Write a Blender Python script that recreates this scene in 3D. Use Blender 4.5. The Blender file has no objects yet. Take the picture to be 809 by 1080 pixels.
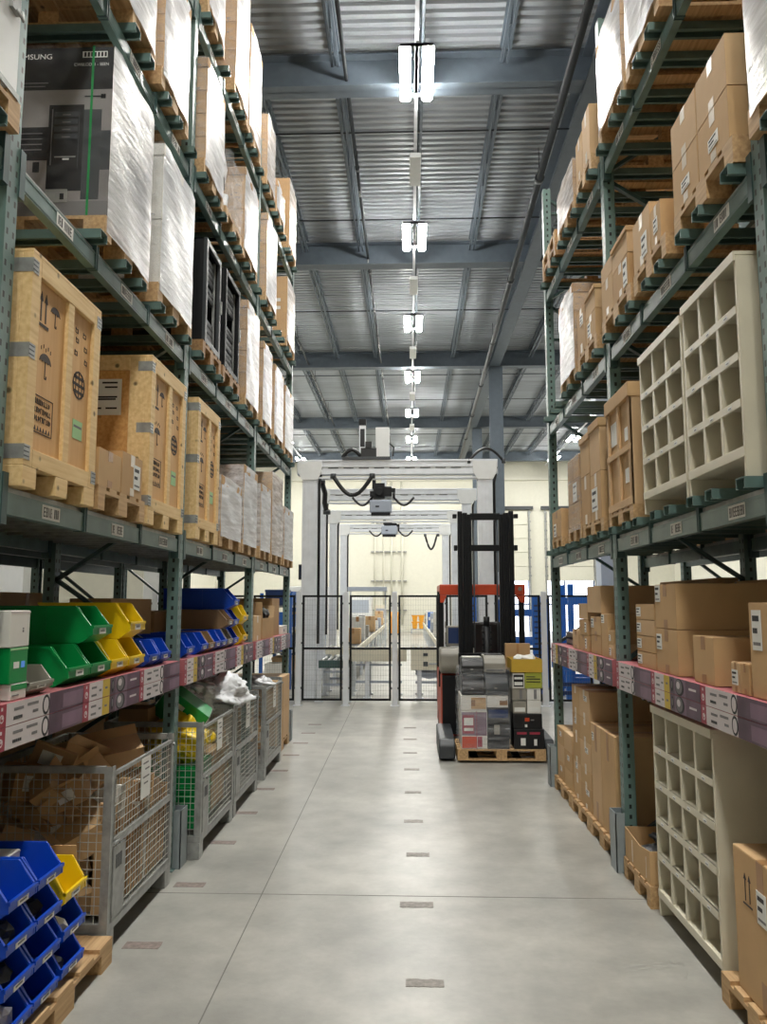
import bpy, math, random
from math import sin, cos, pi, radians as R
from mathutils import Vector, Matrix
random.seed(7)
LAMP=240
S = bpy.context.scene
C = S.collection
# ------------------------------------------------------------------ helpers
class MB:
    """collects boxes, bars, tubes and prisms and links them as ONE mesh object"""
    def __init__(s): s.v=[]; s.f=[]; s.m=[]; s.sm=[]
    def add(s, vs, fs, m=0, smooth=False, M=None):
        b=len(s.v)
        s.v += [tuple(M@Vector(p)) if M else tuple(p) for p in vs]
        s.f += [tuple(b+i for i in f) for f in fs]; s.m += [m]*len(fs); s.sm += [smooth]*len(fs)
        return s
    def box(s,x0,x1,y0,y1,z0,z1,m=0,M=None):
        vs=[(x0,y0,z0),(x1,y0,z0),(x1,y1,z0),(x0,y1,z0),(x0,y0,z1),(x1,y0,z1),(x1,y1,z1),(x0,y1,z1)]
        return s.add(vs,[(0,3,2,1),(4,5,6,7),(0,1,5,4),(1,2,6,5),(2,3,7,6),(3,0,4,7)],m,False,M)
    def bar(s,p,q,w,h=None,m=0,up=(0,0,1)):
        h=h or w; p=Vector(p); q=Vector(q); d=(q-p); L=d.length; d.normalize()
        u=Vector(up)
        if abs(d.dot(u))>.99: u=Vector((0,1,0))
        a=d.cross(u).normalized(); b=a.cross(d).normalized()
        M=Matrix((( a.x,d.x,b.x,p.x),(a.y,d.y,b.y,p.y),(a.z,d.z,b.z,p.z),(0,0,0,1)))
        return s.box(-w/2,w/2,0,L,-h/2,h/2,m,M)
    def tube(s,pts,r,n=8,m=0,caps=True):
        pts=[Vector(p) for p in pts]; b=len(s.v); N=len(pts)
        for i,p in enumerate(pts):
            d=(pts[min(i+1,N-1)]-pts[max(i-1,0)]).normalized()
            u=Vector((0,0,1)) if abs(d.z)<.95 else Vector((0,1,0))
            a=d.cross(u).normalized(); c=a.cross(d).normalized()
            for k in range(n):
                t=2*pi*k/n; s.v.append(tuple(p+a*(r*cos(t))+c*(r*sin(t))))
        for i in range(N-1):
            for k in range(n):
                k2=(k+1)%n
                s.f.append((b+i*n+k,b+i*n+k2,b+(i+1)*n+k2,b+(i+1)*n+k)); s.m.append(m); s.sm.append(True)
        if caps:
            s.f.append(tuple(b+k for k in range(n))[::-1]); s.m.append(m); s.sm.append(False)
            s.f.append(tuple(b+(N-1)*n+k for k in range(n))); s.m.append(m); s.sm.append(False)
        return s
    def prism(s,poly,axis,a,b,m=0):
        """poly: 2-D outline; axis 'x' -> (y,z), 'y' -> (x,z), 'z' -> (x,y)"""
        n=len(poly)
        def P(p,t):
            return (t,p[0],p[1]) if axis=='x' else ((p[0],t,p[1]) if axis=='y' else (p[0],p[1],t))
        vs=[P(p,a) for p in poly]+[P(p,b) for p in poly]
        fs=[tuple(range(n))[::-1],tuple(range(n,2*n))]+[(i,(i+1)%n,n+(i+1)%n,n+i) for i in range(n)]
        return s.add(vs,fs,m)
    def quad(s,a,b,c,d,m=0): return s.add([a,b,c,d],[(0,1,2,3)],m)
    def mesh(s,name,mats):
        me=bpy.data.meshes.new(name); me.from_pydata(s.v,[],s.f)
        for k in (mats if isinstance(mats,(list,tuple)) else [mats]): me.materials.append(k)
        me.polygons.foreach_set('material_index',s.m); me.polygons.foreach_set('use_smooth',s.sm)
        me.update()
        return me
    def build(s,name,mats,parent=None,bevel=0,fix=False):
        me=s.mesh(name,mats)
        if fix:
            import bmesh
            b=bmesh.new(); b.from_mesh(me); bmesh.ops.recalc_face_normals(b,faces=b.faces); b.to_mesh(me); b.free()
        o=bpy.data.objects.new(name,me); C.objects.link(o)
        if parent: o.parent=parent
        if bevel:
            md=o.modifiers.new('edge','BEVEL'); md.width=bevel; md.segments=2; md.limit_method='ANGLE'; md.harden_normals=False
        return o
LABELS={}
def tag(o,label,cat,group=None,kind=None):
    if label: o['label']=label
    if cat: o['category']=cat
    if group: o['group']=group
    if kind: o['kind']=kind
    n=len(label.split())
    if not 4<=n<=16: print('LABEL LENGTH',n,label)
    LABELS.setdefault(label,[]).append((o,group))
    return o
def thing(name,label,cat,loc=(0,0,0),rz=0,group=None):
    o=bpy.data.objects.new(name,None); o.empty_display_size=.1; C.objects.link(o)
    o.location=loc; o.rotation_euler=(0,0,rz)
    return tag(o,label,cat,group)
def struct(name,mb,m,bevel=0):
    o=mb.build(name,m,None,bevel) ; o['kind']='structure'; return o
def copy_tree(o,parent=None):
    c=o.copy(); C.objects.link(c)
    if parent: c.parent=parent
    for ch in list(o.children): copy_tree(ch,c)
    return c
XF=1.80; XR=1.60            # load faces of the left / right rack rows
def spot(side,y0,y1,z,dx=0):
    """front-base-centre and heading of a thing facing the aisle: left row faces +X, right row faces -X"""
    return ((-XF-dx,(y0+y1)/2,z),R(90)) if side=='L' else ((XR+dx,(y0+y1)/2,z),R(-90))
_font={}
def text_mb(txt,h,m=0):
    """outline of a word as faces in the XZ plane (reads from -Y), left at 0"""
    if txt not in _font:
        cu=bpy.data.curves.new('t','FONT'); cu.body=txt; cu.size=1
        ob=bpy.data.objects.new('t',cu); C.objects.link(ob)
        dg=bpy.context.evaluated_depsgraph_get(); me=bpy.data.meshes.new_from_object(ob.evaluated_get(dg))
        _font[txt]=([tuple(v.co) for v in me.vertices],[tuple(p.vertices) for p in me.polygons])
        bpy.data.objects.remove(ob); bpy.data.curves.remove(cu); bpy.data.meshes.remove(me)
    vs,fs=_font[txt]
    return [(v[0]*h/.7,0,v[1]*h/.7) for v in vs],fs
# ------------------------------------------------------------------ materials
def lin(c):
    c=[x/255 for x in c]
    return tuple(x/12.92 if x<=.04045 else ((x+.055)/1.055)**2.4 for x in c)+(1,)
def nodes(name):
    m=bpy.data.materials.new(name); m.use_nodes=True
    nt=m.node_tree; b=nt.nodes['Principled BSDF']; return m,nt,b
def N(nt,t,**k):
    n=nt.nodes.new(t)
    for a,v in k.items():
        if a in n.inputs.keys() if isinstance(a,str) else False: n.inputs[a].default_value=v
        else: setattr(n,a,v)
    return n
def mat(name,rgb,rough=.5,metal=0,var=.08,scale=6,bump=0,stretch=(1,1,1),coat=0,spec=.5):
    m,nt,b=nodes(name); L=nt.links.new
    tc=N(nt,'ShaderNodeTexCoord'); mp=N(nt,'ShaderNodeMapping'); mp.inputs['Scale'].default_value=stretch
    L(tc.outputs['Object'],mp.inputs[0])
    nz=N(nt,'ShaderNodeTexNoise'); nz.inputs['Scale'].default_value=scale; nz.inputs['Detail'].default_value=4
    L(mp.outputs[0],nz.inputs['Vector'])
    c=lin(rgb); r=N(nt,'ShaderNodeValToRGB')
    r.color_ramp.elements[0].position=.3; r.color_ramp.elements[1].position=.7
    r.color_ramp.elements[0].color=tuple(max(0,x*(1-var*2)) for x in c[:3])+(1,)
    r.color_ramp.elements[1].color=tuple(min(1,x*(1+var)) for x in c[:3])+(1,)
    L(nz.outputs['Fac'],r.inputs[0]); L(r.outputs[0],b.inputs['Base Color'])
    b.inputs['Roughness'].default_value=rough; b.inputs['Metallic'].default_value=metal
    b.inputs['Coat Weight'].default_value=coat; b.inputs['Specular IOR Level'].default_value=spec
    if bump:
        bp=N(nt,'ShaderNodeBump'); bp.inputs['Strength'].default_value=bump; bp.inputs['Distance'].default_value=.01
        L(nz.outputs['Fac'],bp.inputs['Height']); L(bp.outputs[0],b.inputs['Normal'])
    return m
def emit(name,rgb,st):
    m,nt,b=nodes(name); b.inputs['Base Color'].default_value=lin(rgb)
    b.inputs['Emission Color'].default_value=lin(rgb); b.inputs['Emission Strength'].default_value=st; return m
def wood(name,a,b_,scale=3,knots=True,axis=0):
    m,nt,b=nodes(name); L=nt.links.new
    tc=N(nt,'ShaderNodeTexCoord'); mp=N(nt,'ShaderNodeMapping')
    mp.inputs['Scale'].default_value=[(1,14,14),(14,1,14),(14,14,1)][axis]
    L(tc.outputs['Object'],mp.inputs[0])
    n1=N(nt,'ShaderNodeTexNoise'); n1.inputs['Scale'].default_value=scale; n1.inputs['Detail'].default_value=5
    L(mp.outputs[0],n1.inputs['Vector'])
    r=N(nt,'ShaderNodeValToRGB'); r.color_ramp.elements[0].position=.3; r.color_ramp.elements[1].position=.72
    r.color_ramp.elements[0].color=lin(a); r.color_ramp.elements[1].color=lin(b_)
    L(n1.outputs['Fac'],r.inputs[0]); out=r.outputs[0]
    if knots:
        vo=N(nt,'ShaderNodeTexVoronoi'); vo.inputs['Scale'].default_value=6.5; L(tc.outputs['Object'],vo.inputs['Vector'])
        kr=N(nt,'ShaderNodeValToRGB'); kr.color_ramp.elements[0].position=.06; kr.color_ramp.elements[1].position=.13
        L(vo.outputs['Distance'],kr.inputs[0])
        mx=N(nt,'ShaderNodeMix'); mx.data_type='RGBA'; L(kr.outputs[0],mx.inputs[0])
        mx.inputs[6].default_value=lin(tuple(x*.55 for x in a)); L(out,mx.inputs[7]); out=mx.outputs[2]
    L(out,b.inputs['Base Color']); b.inputs['Roughness'].default_value=.65
    return m
def teal_holes(name,rgb):
    """painted steel upright with its column of punched slots"""
    m,nt,b=nodes(name); L=nt.links.new
    tc=N(nt,'ShaderNodeTexCoord'); sp=N(nt,'ShaderNodeSeparateXYZ'); L(tc.outputs['Object'],sp.inputs[0])
    def M(op,a,bv=None,c=None):
        n=N(nt,'ShaderNodeMath'); n.operation=op
        for i,x in enumerate((a,bv,c)):
            if x is None: continue
            if isinstance(x,(int,float)): n.inputs[i].default_value=x
            else: L(x,n.inputs[i])
        return n.outputs[0]
    fz=M('ABSOLUTE',M('SUBTRACT',M('FRACT',M('DIVIDE',sp.outputs[2],.076)),.5))
    hz=M('LESS_THAN',fz,.2)
    ge=N(nt,'ShaderNodeNewGeometry'); sn=N(nt,'ShaderNodeSeparateXYZ'); L(ge.outputs['True Normal'],sn.inputs[0])
    ax=M('ABSOLUTE',sn.outputs[0])
    side=M('GREATER_THAN',ax,.5)
    # on the aisle face (normal X) two columns across Y; on the bay face (normal Y) one column across X
    hy=M('LESS_THAN',M('ABSOLUTE',M('SUBTRACT',M('ABSOLUTE',sp.outputs[1]),.027)),.0085)
    hx=M('LESS_THAN',M('ABSOLUTE',sp.outputs[0]),.010)
    sel=M('ADD',M('MULTIPLY',side,hy),M('MULTIPLY',M('SUBTRACT',1,side),hx))
    fac=M('MULTIPLY',hz,sel)
    nz=N(nt,'ShaderNodeTexNoise'); nz.inputs['Scale'].default_value=9; L(tc.outputs['Object'],nz.inputs['Vector'])
    r=N(nt,'ShaderNodeValToRGB'); c=lin(rgb)
    r.color_ramp.elements[0].color=tuple(x*.8 for x in c[:3])+(1,); r.color_ramp.elements[1].color=tuple(x*1.15 for x in c[:3])+(1,)
    L(nz.outputs['Fac'],r.inputs[0])
    mx=N(nt,'ShaderNodeMix'); mx.data_type='RGBA'; L(fac,mx.inputs[0]); L(r.outputs[0],mx.inputs[6]); mx.inputs[7].default_value=(.008,.012,.012,1)
    L(mx.outputs[2],b.inputs['Base Color']); b.inputs['Roughness'].default_value=.38
    return m
def film(name,lo=.35,hi=.8,rgb=(235,238,245)):
    """stretch film: thin clear plastic, milky where it bunches and where glare is painted in, with diagonal creases"""
    m,nt,b=nodes(name); L=nt.links.new
    out=nt.nodes['Material Output']
    tc=N(nt,'ShaderNodeTexCoord'); mp=N(nt,'ShaderNodeMapping'); mp.inputs['Rotation'].default_value=(.5,.5,.6); mp.inputs['Scale'].default_value=(1.1,5,9)
    L(tc.outputs['Object'],mp.inputs[0])
    nz=N(nt,'ShaderNodeTexNoise'); nz.inputs['Scale'].default_value=2.2; nz.inputs['Detail'].default_value=6; nz.inputs['Roughness'].default_value=.6
    L(mp.outputs[0],nz.inputs['Vector'])
    r=N(nt,'ShaderNodeMapRange'); r.inputs[1].default_value=.35; r.inputs[2].default_value=.68; r.inputs[3].default_value=lo; r.inputs[4].default_value=hi
    L(nz.outputs['Fac'],r.inputs[0])
    bp=N(nt,'ShaderNodeBump'); bp.inputs['Strength'].default_value=.55; bp.inputs['Distance'].default_value=.02
    L(nz.outputs['Fac'],bp.inputs['Height'])
    b.inputs['Base Color'].default_value=lin(rgb); b.inputs['Roughness'].default_value=.28
    b.inputs['Specular IOR Level'].default_value=.8
    L(bp.outputs[0],b.inputs['Normal'])
    tr=N(nt,'ShaderNodeBsdfTransparent'); mx=N(nt,'ShaderNodeMixShader')
    L(r.outputs[0],mx.inputs[0]); L(tr.outputs[0],mx.inputs[1]); L(b.outputs[0],mx.inputs[2]); L(mx.outputs[0],out.inputs[0])
    return m
def floor_mat():
    m,nt,b=nodes('polished_concrete'); L=nt.links.new
    tc=N(nt,'ShaderNodeTexCoord')
    n1=N(nt,'ShaderNodeTexNoise'); n1.inputs['Scale'].default_value=1.1; n1.inputs['Detail'].default_value=3; n1.inputs['Roughness'].default_value=.5
    n2=N(nt,'ShaderNodeTexNoise'); n2.inputs['Scale'].default_value=4; n2.inputs['Detail'].default_value=3
    n3=N(nt,'ShaderNodeTexNoise'); n3.inputs['Scale'].default_value=60
    for n in (n1,n2,n3): L(tc.outputs['Object'],n.inputs['Vector'])
    r=N(nt,'ShaderNodeValToRGB'); r.color_ramp.elements[0].position=.15; r.color_ramp.elements[1].position=.85
    r.color_ramp.elements[0].color=lin((138,138,133)); r.color_ramp.elements[1].color=lin((191,189,181))
    L(n1.outputs['Fac'],r.inputs[0])
    r2=N(nt,'ShaderNodeMapRange'); r2.inputs[1].default_value=.25; r2.inputs[2].default_value=.75; r2.inputs[3].default_value=.80; r2.inputs[4].default_value=1.08; r2.clamp=False
    L(n2.outputs['Fac'],r2.inputs[0])
    n4=N(nt,'ShaderNodeTexNoise'); n4.inputs['Scale'].default_value=22; n4.inputs['Detail'].default_value=5; L(tc.outputs['Object'],n4.inputs['Vector'])
    r4=N(nt,'ShaderNodeMapRange'); r4.inputs[1].default_value=.2; r4.inputs[2].default_value=.8; r4.inputs[3].default_value=.93; r4.inputs[4].default_value=1.05; r4.clamp=False
    L(n4.outputs['Fac'],r4.inputs[0])
    mu=N(nt,'ShaderNodeMath'); mu.operation='MULTIPLY'; L(r2.outputs[0],mu.inputs[0]); L(r4.outputs[0],mu.inputs[1])
    mx=N(nt,'ShaderNodeVectorMath'); mx.operation='SCALE'; L(r.outputs[0],mx.inputs[0]); L(mu.outputs[0],mx.inputs['Scale'])
    L(mx.outputs[0],b.inputs['Base Color'])
    mr=N(nt,'ShaderNodeMapRange'); mr.inputs[3].default_value=.30; mr.inputs[4].default_value=.40
    L(n1.outputs['Fac'],mr.inputs[0]); L(mr.outputs[0],b.inputs['Roughness'])
    b.inputs['Specular IOR Level'].default_value=.55
    bp=N(nt,'ShaderNodeBump'); bp.inputs['Strength'].default_value=.05; bp.inputs['Distance'].default_value=.01
    L(n3.outputs['Fac'],bp.inputs['Height']); L(bp.outputs[0],b.inputs['Normal'])
    return m
M={}
M['floor']=floor_mat()
M['joint']=mat('floor_joint',(122,121,116),.8)
M['tape']=mat('worn_floor_tape',(148,142,136),.6,var=.15,scale=30)
M['tape_brown']=mat('worn_brown_tape',(138,124,118),.6,var=.2,scale=30)
M['teal']=mat('teal_paint',(98,124,120),.36,var=.12,scale=8)
M['teal_post']=teal_holes('teal_upright_paint',(102,128,124))
M['teal_dark']=mat('teal_paint_dark_brace',(58,84,84),.4,var=.1)
M['galv']=mat('galvanised_steel',(164,166,164),.40,.3,var=.14,scale=14)
M['guard']=mat('grey_guard_paint',(156,166,170),.45,var=.08)
M['pallet']=wood('pallet_wood',(172,136,94),(212,178,132))
M['pallet_old']=wood('pallet_wood_old',(140,104,66),(182,142,96))
M['pine']=wood('pine_batten',(220,184,126),(242,212,158))
M['ply']=wood('plywood',(214,166,110),(226,184,130),2,False,2)
M['pine_warm']=wood('pine_boards',(196,140,76),(222,172,106),3,True,0)
CB=[(203,168,124),(195,159,115),(211,178,138),(182,147,107)]
for i,c in enumerate(CB): M['card%d'%i]=mat('cardboard_%d'%i,c,.72,var=.05,scale=3,spec=.25)
M['card_dark']=mat('cardboard_inside',(140,102,64),.8,var=.08)
M['cardtape']=mat('brown_parcel_tape',(168,124,78),.35,var=.06)
M['cleartape']=mat('pale_parcel_tape',(226,214,196),.3,var=.05)
M['white_paper']=mat('white_paper',(232,232,228),.6,var=.03)
M['white_card']=mat('white_carton',(226,224,218),.55,var=.03)
M['ink']=mat('black_ink',(38,38,42),.6,var=.02)
M['ink_soft']=mat('grey_ink',(120,118,120),.6,var=.02)
M['stamp']=mat('stamp_ink',(66,56,50),.7,var=.05)
M['film']=film('stretch_film')
M['film_thin']=film('stretch_film_clear',.06,.30)
M['film_glare']=film('stretch_film_glare',.62,.95)  # same film; lamp glare on aisle faces painted in as milky white
M['green']=mat('green_plastic',(0,142,70),.38,var=.05)
M['blue']=mat('blue_plastic',(6,70,190),.36,var=.05)
M['yellow']=mat('yellow_plastic',(246,208,20),.36,var=.04)
M['greyplastic']=mat('grey_plastic',(150,146,136),.42,var=.05)
M['brownplastic']=mat('brown_plastic',(146,116,82),.42,var=.05)
M['black']=mat('black_plastic',(20,21,25),.4,var=.1)
M['blacksteel']=mat('black_painted_steel',(14,16,20),.5,var=.1,spec=.3)
M['darkgrey']=mat('dark_grey_plastic',(62,66,70),.45,var=.06)
M['cream']=mat('cream_powder_coat',(222,216,196),.42,var=.02)
M['red']=mat('crimson_print',(158,52,72),.4,var=.05)
M['redtop']=mat('faded_red_board',(176,100,106),.55,var=.06)
M['purple']=mat('plum_print',(90,64,84),.35,var=.28,scale=5)
M['mauve']=mat('mauve_print',(126,100,120),.4,var=.16,scale=5)
M['print_white']=mat('printed_white_board',(214,206,208),.45,var=.04)
M['gold']=mat('gold_print',(214,182,60),.45,var=.08)
M['mint']=mat('mint_label',(160,206,148),.55,var=.03)
M['wall']=mat('cream_wall_panel',(226,224,210),.5,var=.015)
M['wallgrey']=mat('pale_grey_column_paint',(168,176,190),.5,var=.03)
M['steelgrey']=mat('structural_grey_paint',(88,98,108),.5,var=.05)
M['deck']=mat('galvanised_roof_deck',(168,174,180),.45,.1,var=.1,scale=1.5,stretch=(.3,3,1))
M['pipe']=mat('black_iron_pipe',(46,50,54),.5,.3)
M['alu']=mat('anodised_aluminium',(226,230,236),.36,.12,var=.04)
M['whitepaint']=mat('white_paint',(226,228,228),.4,var=.02)
M['orange']=mat('orange_red_paint',(204,74,40),.38,var=.05)
M['bluepaint']=mat('blue_rack_paint',(28,98,186),.4,var=.05)
M['navy']=mat('navy_panel',(24,50,98),.4,var=.05)
M['amber']=mat('amber_plastic',(236,164,34),.45,var=.06)
M['wire']=mat('zinc_wire',(198,200,194),.36,.2,var=.06)
M['mesh_dark']=mat('grey_wire',(120,122,122),.5)
M['bagwhite']=mat('white_plastic_bag',(232,234,238),.3,var=.04,scale=9,bump=.8)
M['bagyellow']=mat('yellow_plastic_bag',(236,204,26),.35,var=.1,scale=6,bump=.5)
M['photo_grey']=mat('printed_photo_grey',(150,146,146),.4,var=.2,scale=3)
M['glass_dark']=mat('dark_screen',(18,24,46),.15,var=.02)
M['lamp']=emit('lamp_diffuser',(255,253,246),LAMP)
M['lamp_side']=emit('lamp_diffuser_side',(255,253,246),LAMP*.85)
M['daylight']=emit('daylight_glazing',(235,242,255),3.2)
M['bluescreen']=emit('blue_screen',(70,120,190),.6)
CARDS=[M['card%d'%i] for i in range(4)]
M['film_bag']=film('clear_bag_film',.25,.75)
M['film_clearbag']=film('clear_parts_bag_film',.3,.7,(150,150,150))
M['film_fork']=film('glossy_stretch_film',.0,.30)
M['lime']=mat('lime_print',(170,176,70),.45,var=.05)
M['gold_card']=mat('yellow_card',(206,168,58),.55,var=.04)
EXPO=0.0
# ------------------------------------------------------------------ the building
CEIL=13.1; BB=12.3; WY=59.6; WL=-15.; WR=20.; BACK=-9.
mb=MB(); mb.box(WL,WR,BACK,WY,-.2,0); struct('floor',mb,M['floor'])
# saw-cut joints in the slab: thin inlaid strips
for k,(a,b) in enumerate([((-0.93,-9),(-1.16,18)),((-9,5.86),(9,5.80)),((-9,17.9),(9,17.9)),((3.6,17.9),(3.9,40)),((-1.2,18),(-1.3,55))]):
    mb=MB(); mb.bar((a[0],a[1],.0006),(b[0],b[1],.0006),0.007,.0012); o=mb.build('floor_joint',M['joint']); o['kind']='structure'
# corrugated roof deck
mb=MB(); p=.22; prof=[]; y=BACK
while y<WY:
    prof+= [(y,CEIL),(y+.10,CEIL),(y+.125,CEIL+.06),(y+.195,CEIL+.06)]; y+=p
vs=[];fs=[]
for (yy,zz) in prof: vs+=[(WL,yy,zz),(WR,yy,zz)]
for i in range(len(prof)-1): fs.append((2*i,2*i+1,2*i+3,2*i+2))
mb.add(vs,fs); mb.box(WL,WR,BACK,WY,CEIL+.3,CEIL+.4)
struct('ceiling',mb,M['deck'])
def wall(name,x0,x1,y0,y1,axis,step,holes=()):
    mb=MB(); mb.box(x0,x1,y0,y1,0,CEIL+.3)
    return mb
mb=MB(); mb.box(WL,WL+.2,BACK,WY,0,CEIL+.3)
for k in range(1,13): mb.box(WL+.2,WL+.21,BACK+k*5.2,BACK+k*5.2+.03,0,CEIL)
struct('wall_left',mb,M['wall'])
mb=MB(); mb.box(WR-.2,WR,BACK,WY,0,CEIL+.3); struct('wall_right',mb,M['wall'])
mb=MB(); mb.box(WL,WR,BACK-.2,BACK,0,CEIL+.3); struct('wall_rear',mb,M['wall'])
# far wall with two dock openings (x 7.6-9.6 and 10.6-13.4)
DO=[(6.7,9.05,3.75),(10.25,13.9,3.75)]
mb=MB(); xs=[WL]+[v for d in DO for v in d[:2]]+[WR]
for i in range(0,len(xs),2): mb.box(xs[i],xs[i+1],WY,WY+.2,0,CEIL+.3)
for a,b,z in DO: mb.box(a,b,WY,WY+.2,z,CEIL+.3)
x=WL+1.1
while x<WR-1:
    mb.box(x,x+.035,WY-.012,WY,4.0 if 6<x<15 else 0,CEIL); x+=3.55
mb.box(WL,WR,WY-.25,WY,11.35,11.6); mb.box(WL,WR,WY-.012,WY,7.6,7.64)
struct('wall_far',mb,M['wall'])
for i,(a,b,z) in enumerate(DO):
    mb=MB(); mb.box(a,b,WY+.25,WY+.3,0,z); o=struct('window_%d'%(i+1),mb,M['daylight'])
    mb=MB()
    for xx in (a,b-.12): mb.box(xx,xx+.12,WY+.1,WY+.24,0,z)
    mb.box(a,b,WY+.1,WY+.24,z*.52,z*.52+.1); mb.box((a+b)/2-.5,(a+b)/2-.4,WY+.1,WY+.24,0,z)
    f=mb.build('window_frame',M['navy'],o)
    # the raised door leaf above each opening, in its vertical tracks
    mb=MB()
    for k in range(5): mb.box(a+.1,b-.1,WY-.16,WY-.06,z+.02+k*1.05,z+1.04+k*1.05)
    d=struct('door_%d'%(i+1),mb,M['wall'],.02)
    mb=MB()
    for xx in (a-.05,b-.07):
        mb.box(xx,xx+.12,WY-.22,WY-.03,0,z+5.5)
        for k in range(8): mb.box(xx-.05,xx+.17,WY-.26,WY-.2,z+.3+k*.68,z+.42+k*.68)
    mb.box(a-.3,b+.3,WY-.3,WY-.12,z+5.35,z+5.6,1)
    t=mb.build('door_track',[M['galv'],M['darkgrey']],d)
# steelwork
beams=[1.2,8.0,14.75,23.05,33.55,45.6,56.5]
for y in beams:
    mb=MB(); mb.box(WL+.2,WR-.2,y-.2,y+.2,BB,BB+.03); mb.box(WL+.2,WR-.2,y-.012,y+.012,BB,CEIL-.1); mb.box(WL+.2,WR-.2,y-.2,y+.2,CEIL-.14,CEIL-.11)
    o=struct('ceiling_beam',mb,M['steelgrey'])
for x in (3.72,):
    mb=MB(); mb.box(x-.22,x+.22,BACK,WY-.3,BB-.06,BB-.02); mb.box(x-.02,x+.02,BACK,WY-.3,BB-.02,CEIL-.1); mb.box(x-.22,x+.22,BACK,WY-.3,CEIL-.16,CEIL-.12)
    struct('ceiling_beam',mb,M['steelgrey'])
for (x,y) in ((3.78,33.5),(4.0,45.6)):
    mb=MB(); mb.box(x-.27,x+.27,y-.27,y-.24,0,BB-.06); mb.box(x-.27,x+.27,y+.24,y+.27,0,BB-.06); mb.box(x-.02,x+.02,y-.24,y+.24,0,BB-.06)
    mb.box(x-.27,x-.12,y-.275,y-.245,0,BB-.06)
    struct('column',mb,M['steelgrey'])
mb=MB(); mb.box(5.3,5.95,22.0,22.6,0,CEIL-.1); struct('column',mb,M['wallgrey'],.01)
# bar joists between the beams
def joist(L):
    mb=MB()
    for dx in (-.06,.06):
        mb.box(dx-.028,dx+.028,.22,L-.22,CEIL-.08,CEIL-.02); mb.box(dx-.028,dx+.028,.22,L-.22,CEIL-.42,CEIL-.36)
    n=max(6,int(L/.55)); st=(L-.44)/n
    for k in range(n):
        a=(0,.22+k*st,CEIL-.05 if k%2 else CEIL-.39); b=(0,.22+(k+1)*st,CEIL-.39 if k%2 else CEIL-.05)
        mb.bar(a,b,.03)
    return mb.mesh('joist',M['steelgrey'])
for a,b in zip(beams[1:-1],beams[2:]):
    me=joist(b-a)
    for k in range(-6,7):
        x=.24+k*1.68
        if abs(x-3.72)<.3: x+=.3
        o=bpy.data.objects.new('roof_joist',me); C.objects.link(o); o.location=(x,a,0); o['kind']='structure'
# bridging rods
for y in (10.6,16.8,20.9,27.8,36,40.5,49,53):
    mb=MB(); mb.tube([(-9.5,y,CEIL-.39),(9.5,y,CEIL-.39)],.022,6); o=mb.build('beam_rod',M['pipe']); o['kind']='structure'
# trunking and luminaires above the aisle and above the neighbouring aisles
def luminaire(x,y,label,group,power=1):
    t=thing('high_bay_light',label,'ceiling light',(x,y,12.05),0,group)
    mb=MB(); mb.box(-.31,-.12,-.72,.72,.075,.13); mb.box(.12,.31,-.72,.72,.075,.13); mb.box(-.03,.03,-.75,.75,.15,.20)
    for yy in (-.73,.70): mb.box(-.31,.31,yy,yy+.03,.10,.15); mb.build('housing',M['alu'],t)
    for s in (-1,1):
        d=MB(); pr=[(-.095,.07),(-.105,.04),(-.06,.0),(.06,.0),(.105,.04),(.095,.07)]
        d.prism([(s*.215+u,w) for u,w in pr],'y',-.74,.74); d.build('diffuser',M['lamp'] if power==1 else M['lamp_side'],t,0,True)
    return t
Ys=[14.0+6.75*k for k in range(-3,7)]
words=['first','second','third','fourth','fifth','sixth','seventh']
for k,y in enumerate(Ys):
    i=k-3
    lab=('bright twin-panel light over the aisle, %s in its row from the camera'%words[i]) if 0<=i<7 else 'twin-panel light in the aisle row above and behind the camera'
    luminaire(.17,y,lab,'lights in a row over the aisle' if i>=0 else 'lights above the camera')
for x in (-7.6,10.1):
    for k,y in enumerate(Ys[5:]):
        luminaire(x,y,'twin-panel light in the row over the neighbouring aisle %s'%('behind the left rack' if x<0 else 'behind the right rack'),'lights over the %s neighbouring aisle'%('left' if x<0 else 'right'),2)
for nm,x in (('over the aisle',.17),('behind the left rack',-7.6),('behind the right rack',10.1)):
    t=thing('lighting_track','long slim grey lighting track hung under the roof '+nm,'lighting track',(x,0,12.22))
    mb=MB(); mb.box(-.035,.035,-8,58,0,.07); mb.build('rail',M['alu'],t)
    mb=MB()
    for k in range(22): mb.tube([(0,-7+k*3,.07),(0,-7+k*3,CEIL-12.22)],.008,5)
    mb.build('hanger_rods',M['pipe'],t)
for k,y in enumerate([17.35+6.75*i for i in range(0,5)]):
    t=thing('track_box','white oblong box on the lighting track between the %s and %s aisle lights'%(words[k],words[k+1]),'electrical box',(.17,y,12.05))
    mb=MB(); mb.box(-.13,.13,-.62,.62,0,.12); mb.build('housing',M['whitepaint'],t,.02)
    mb=MB(); mb.box(-.04,.04,-.1,.1,.12,.18); mb.build('clamp',M['galv'],t)
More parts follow.
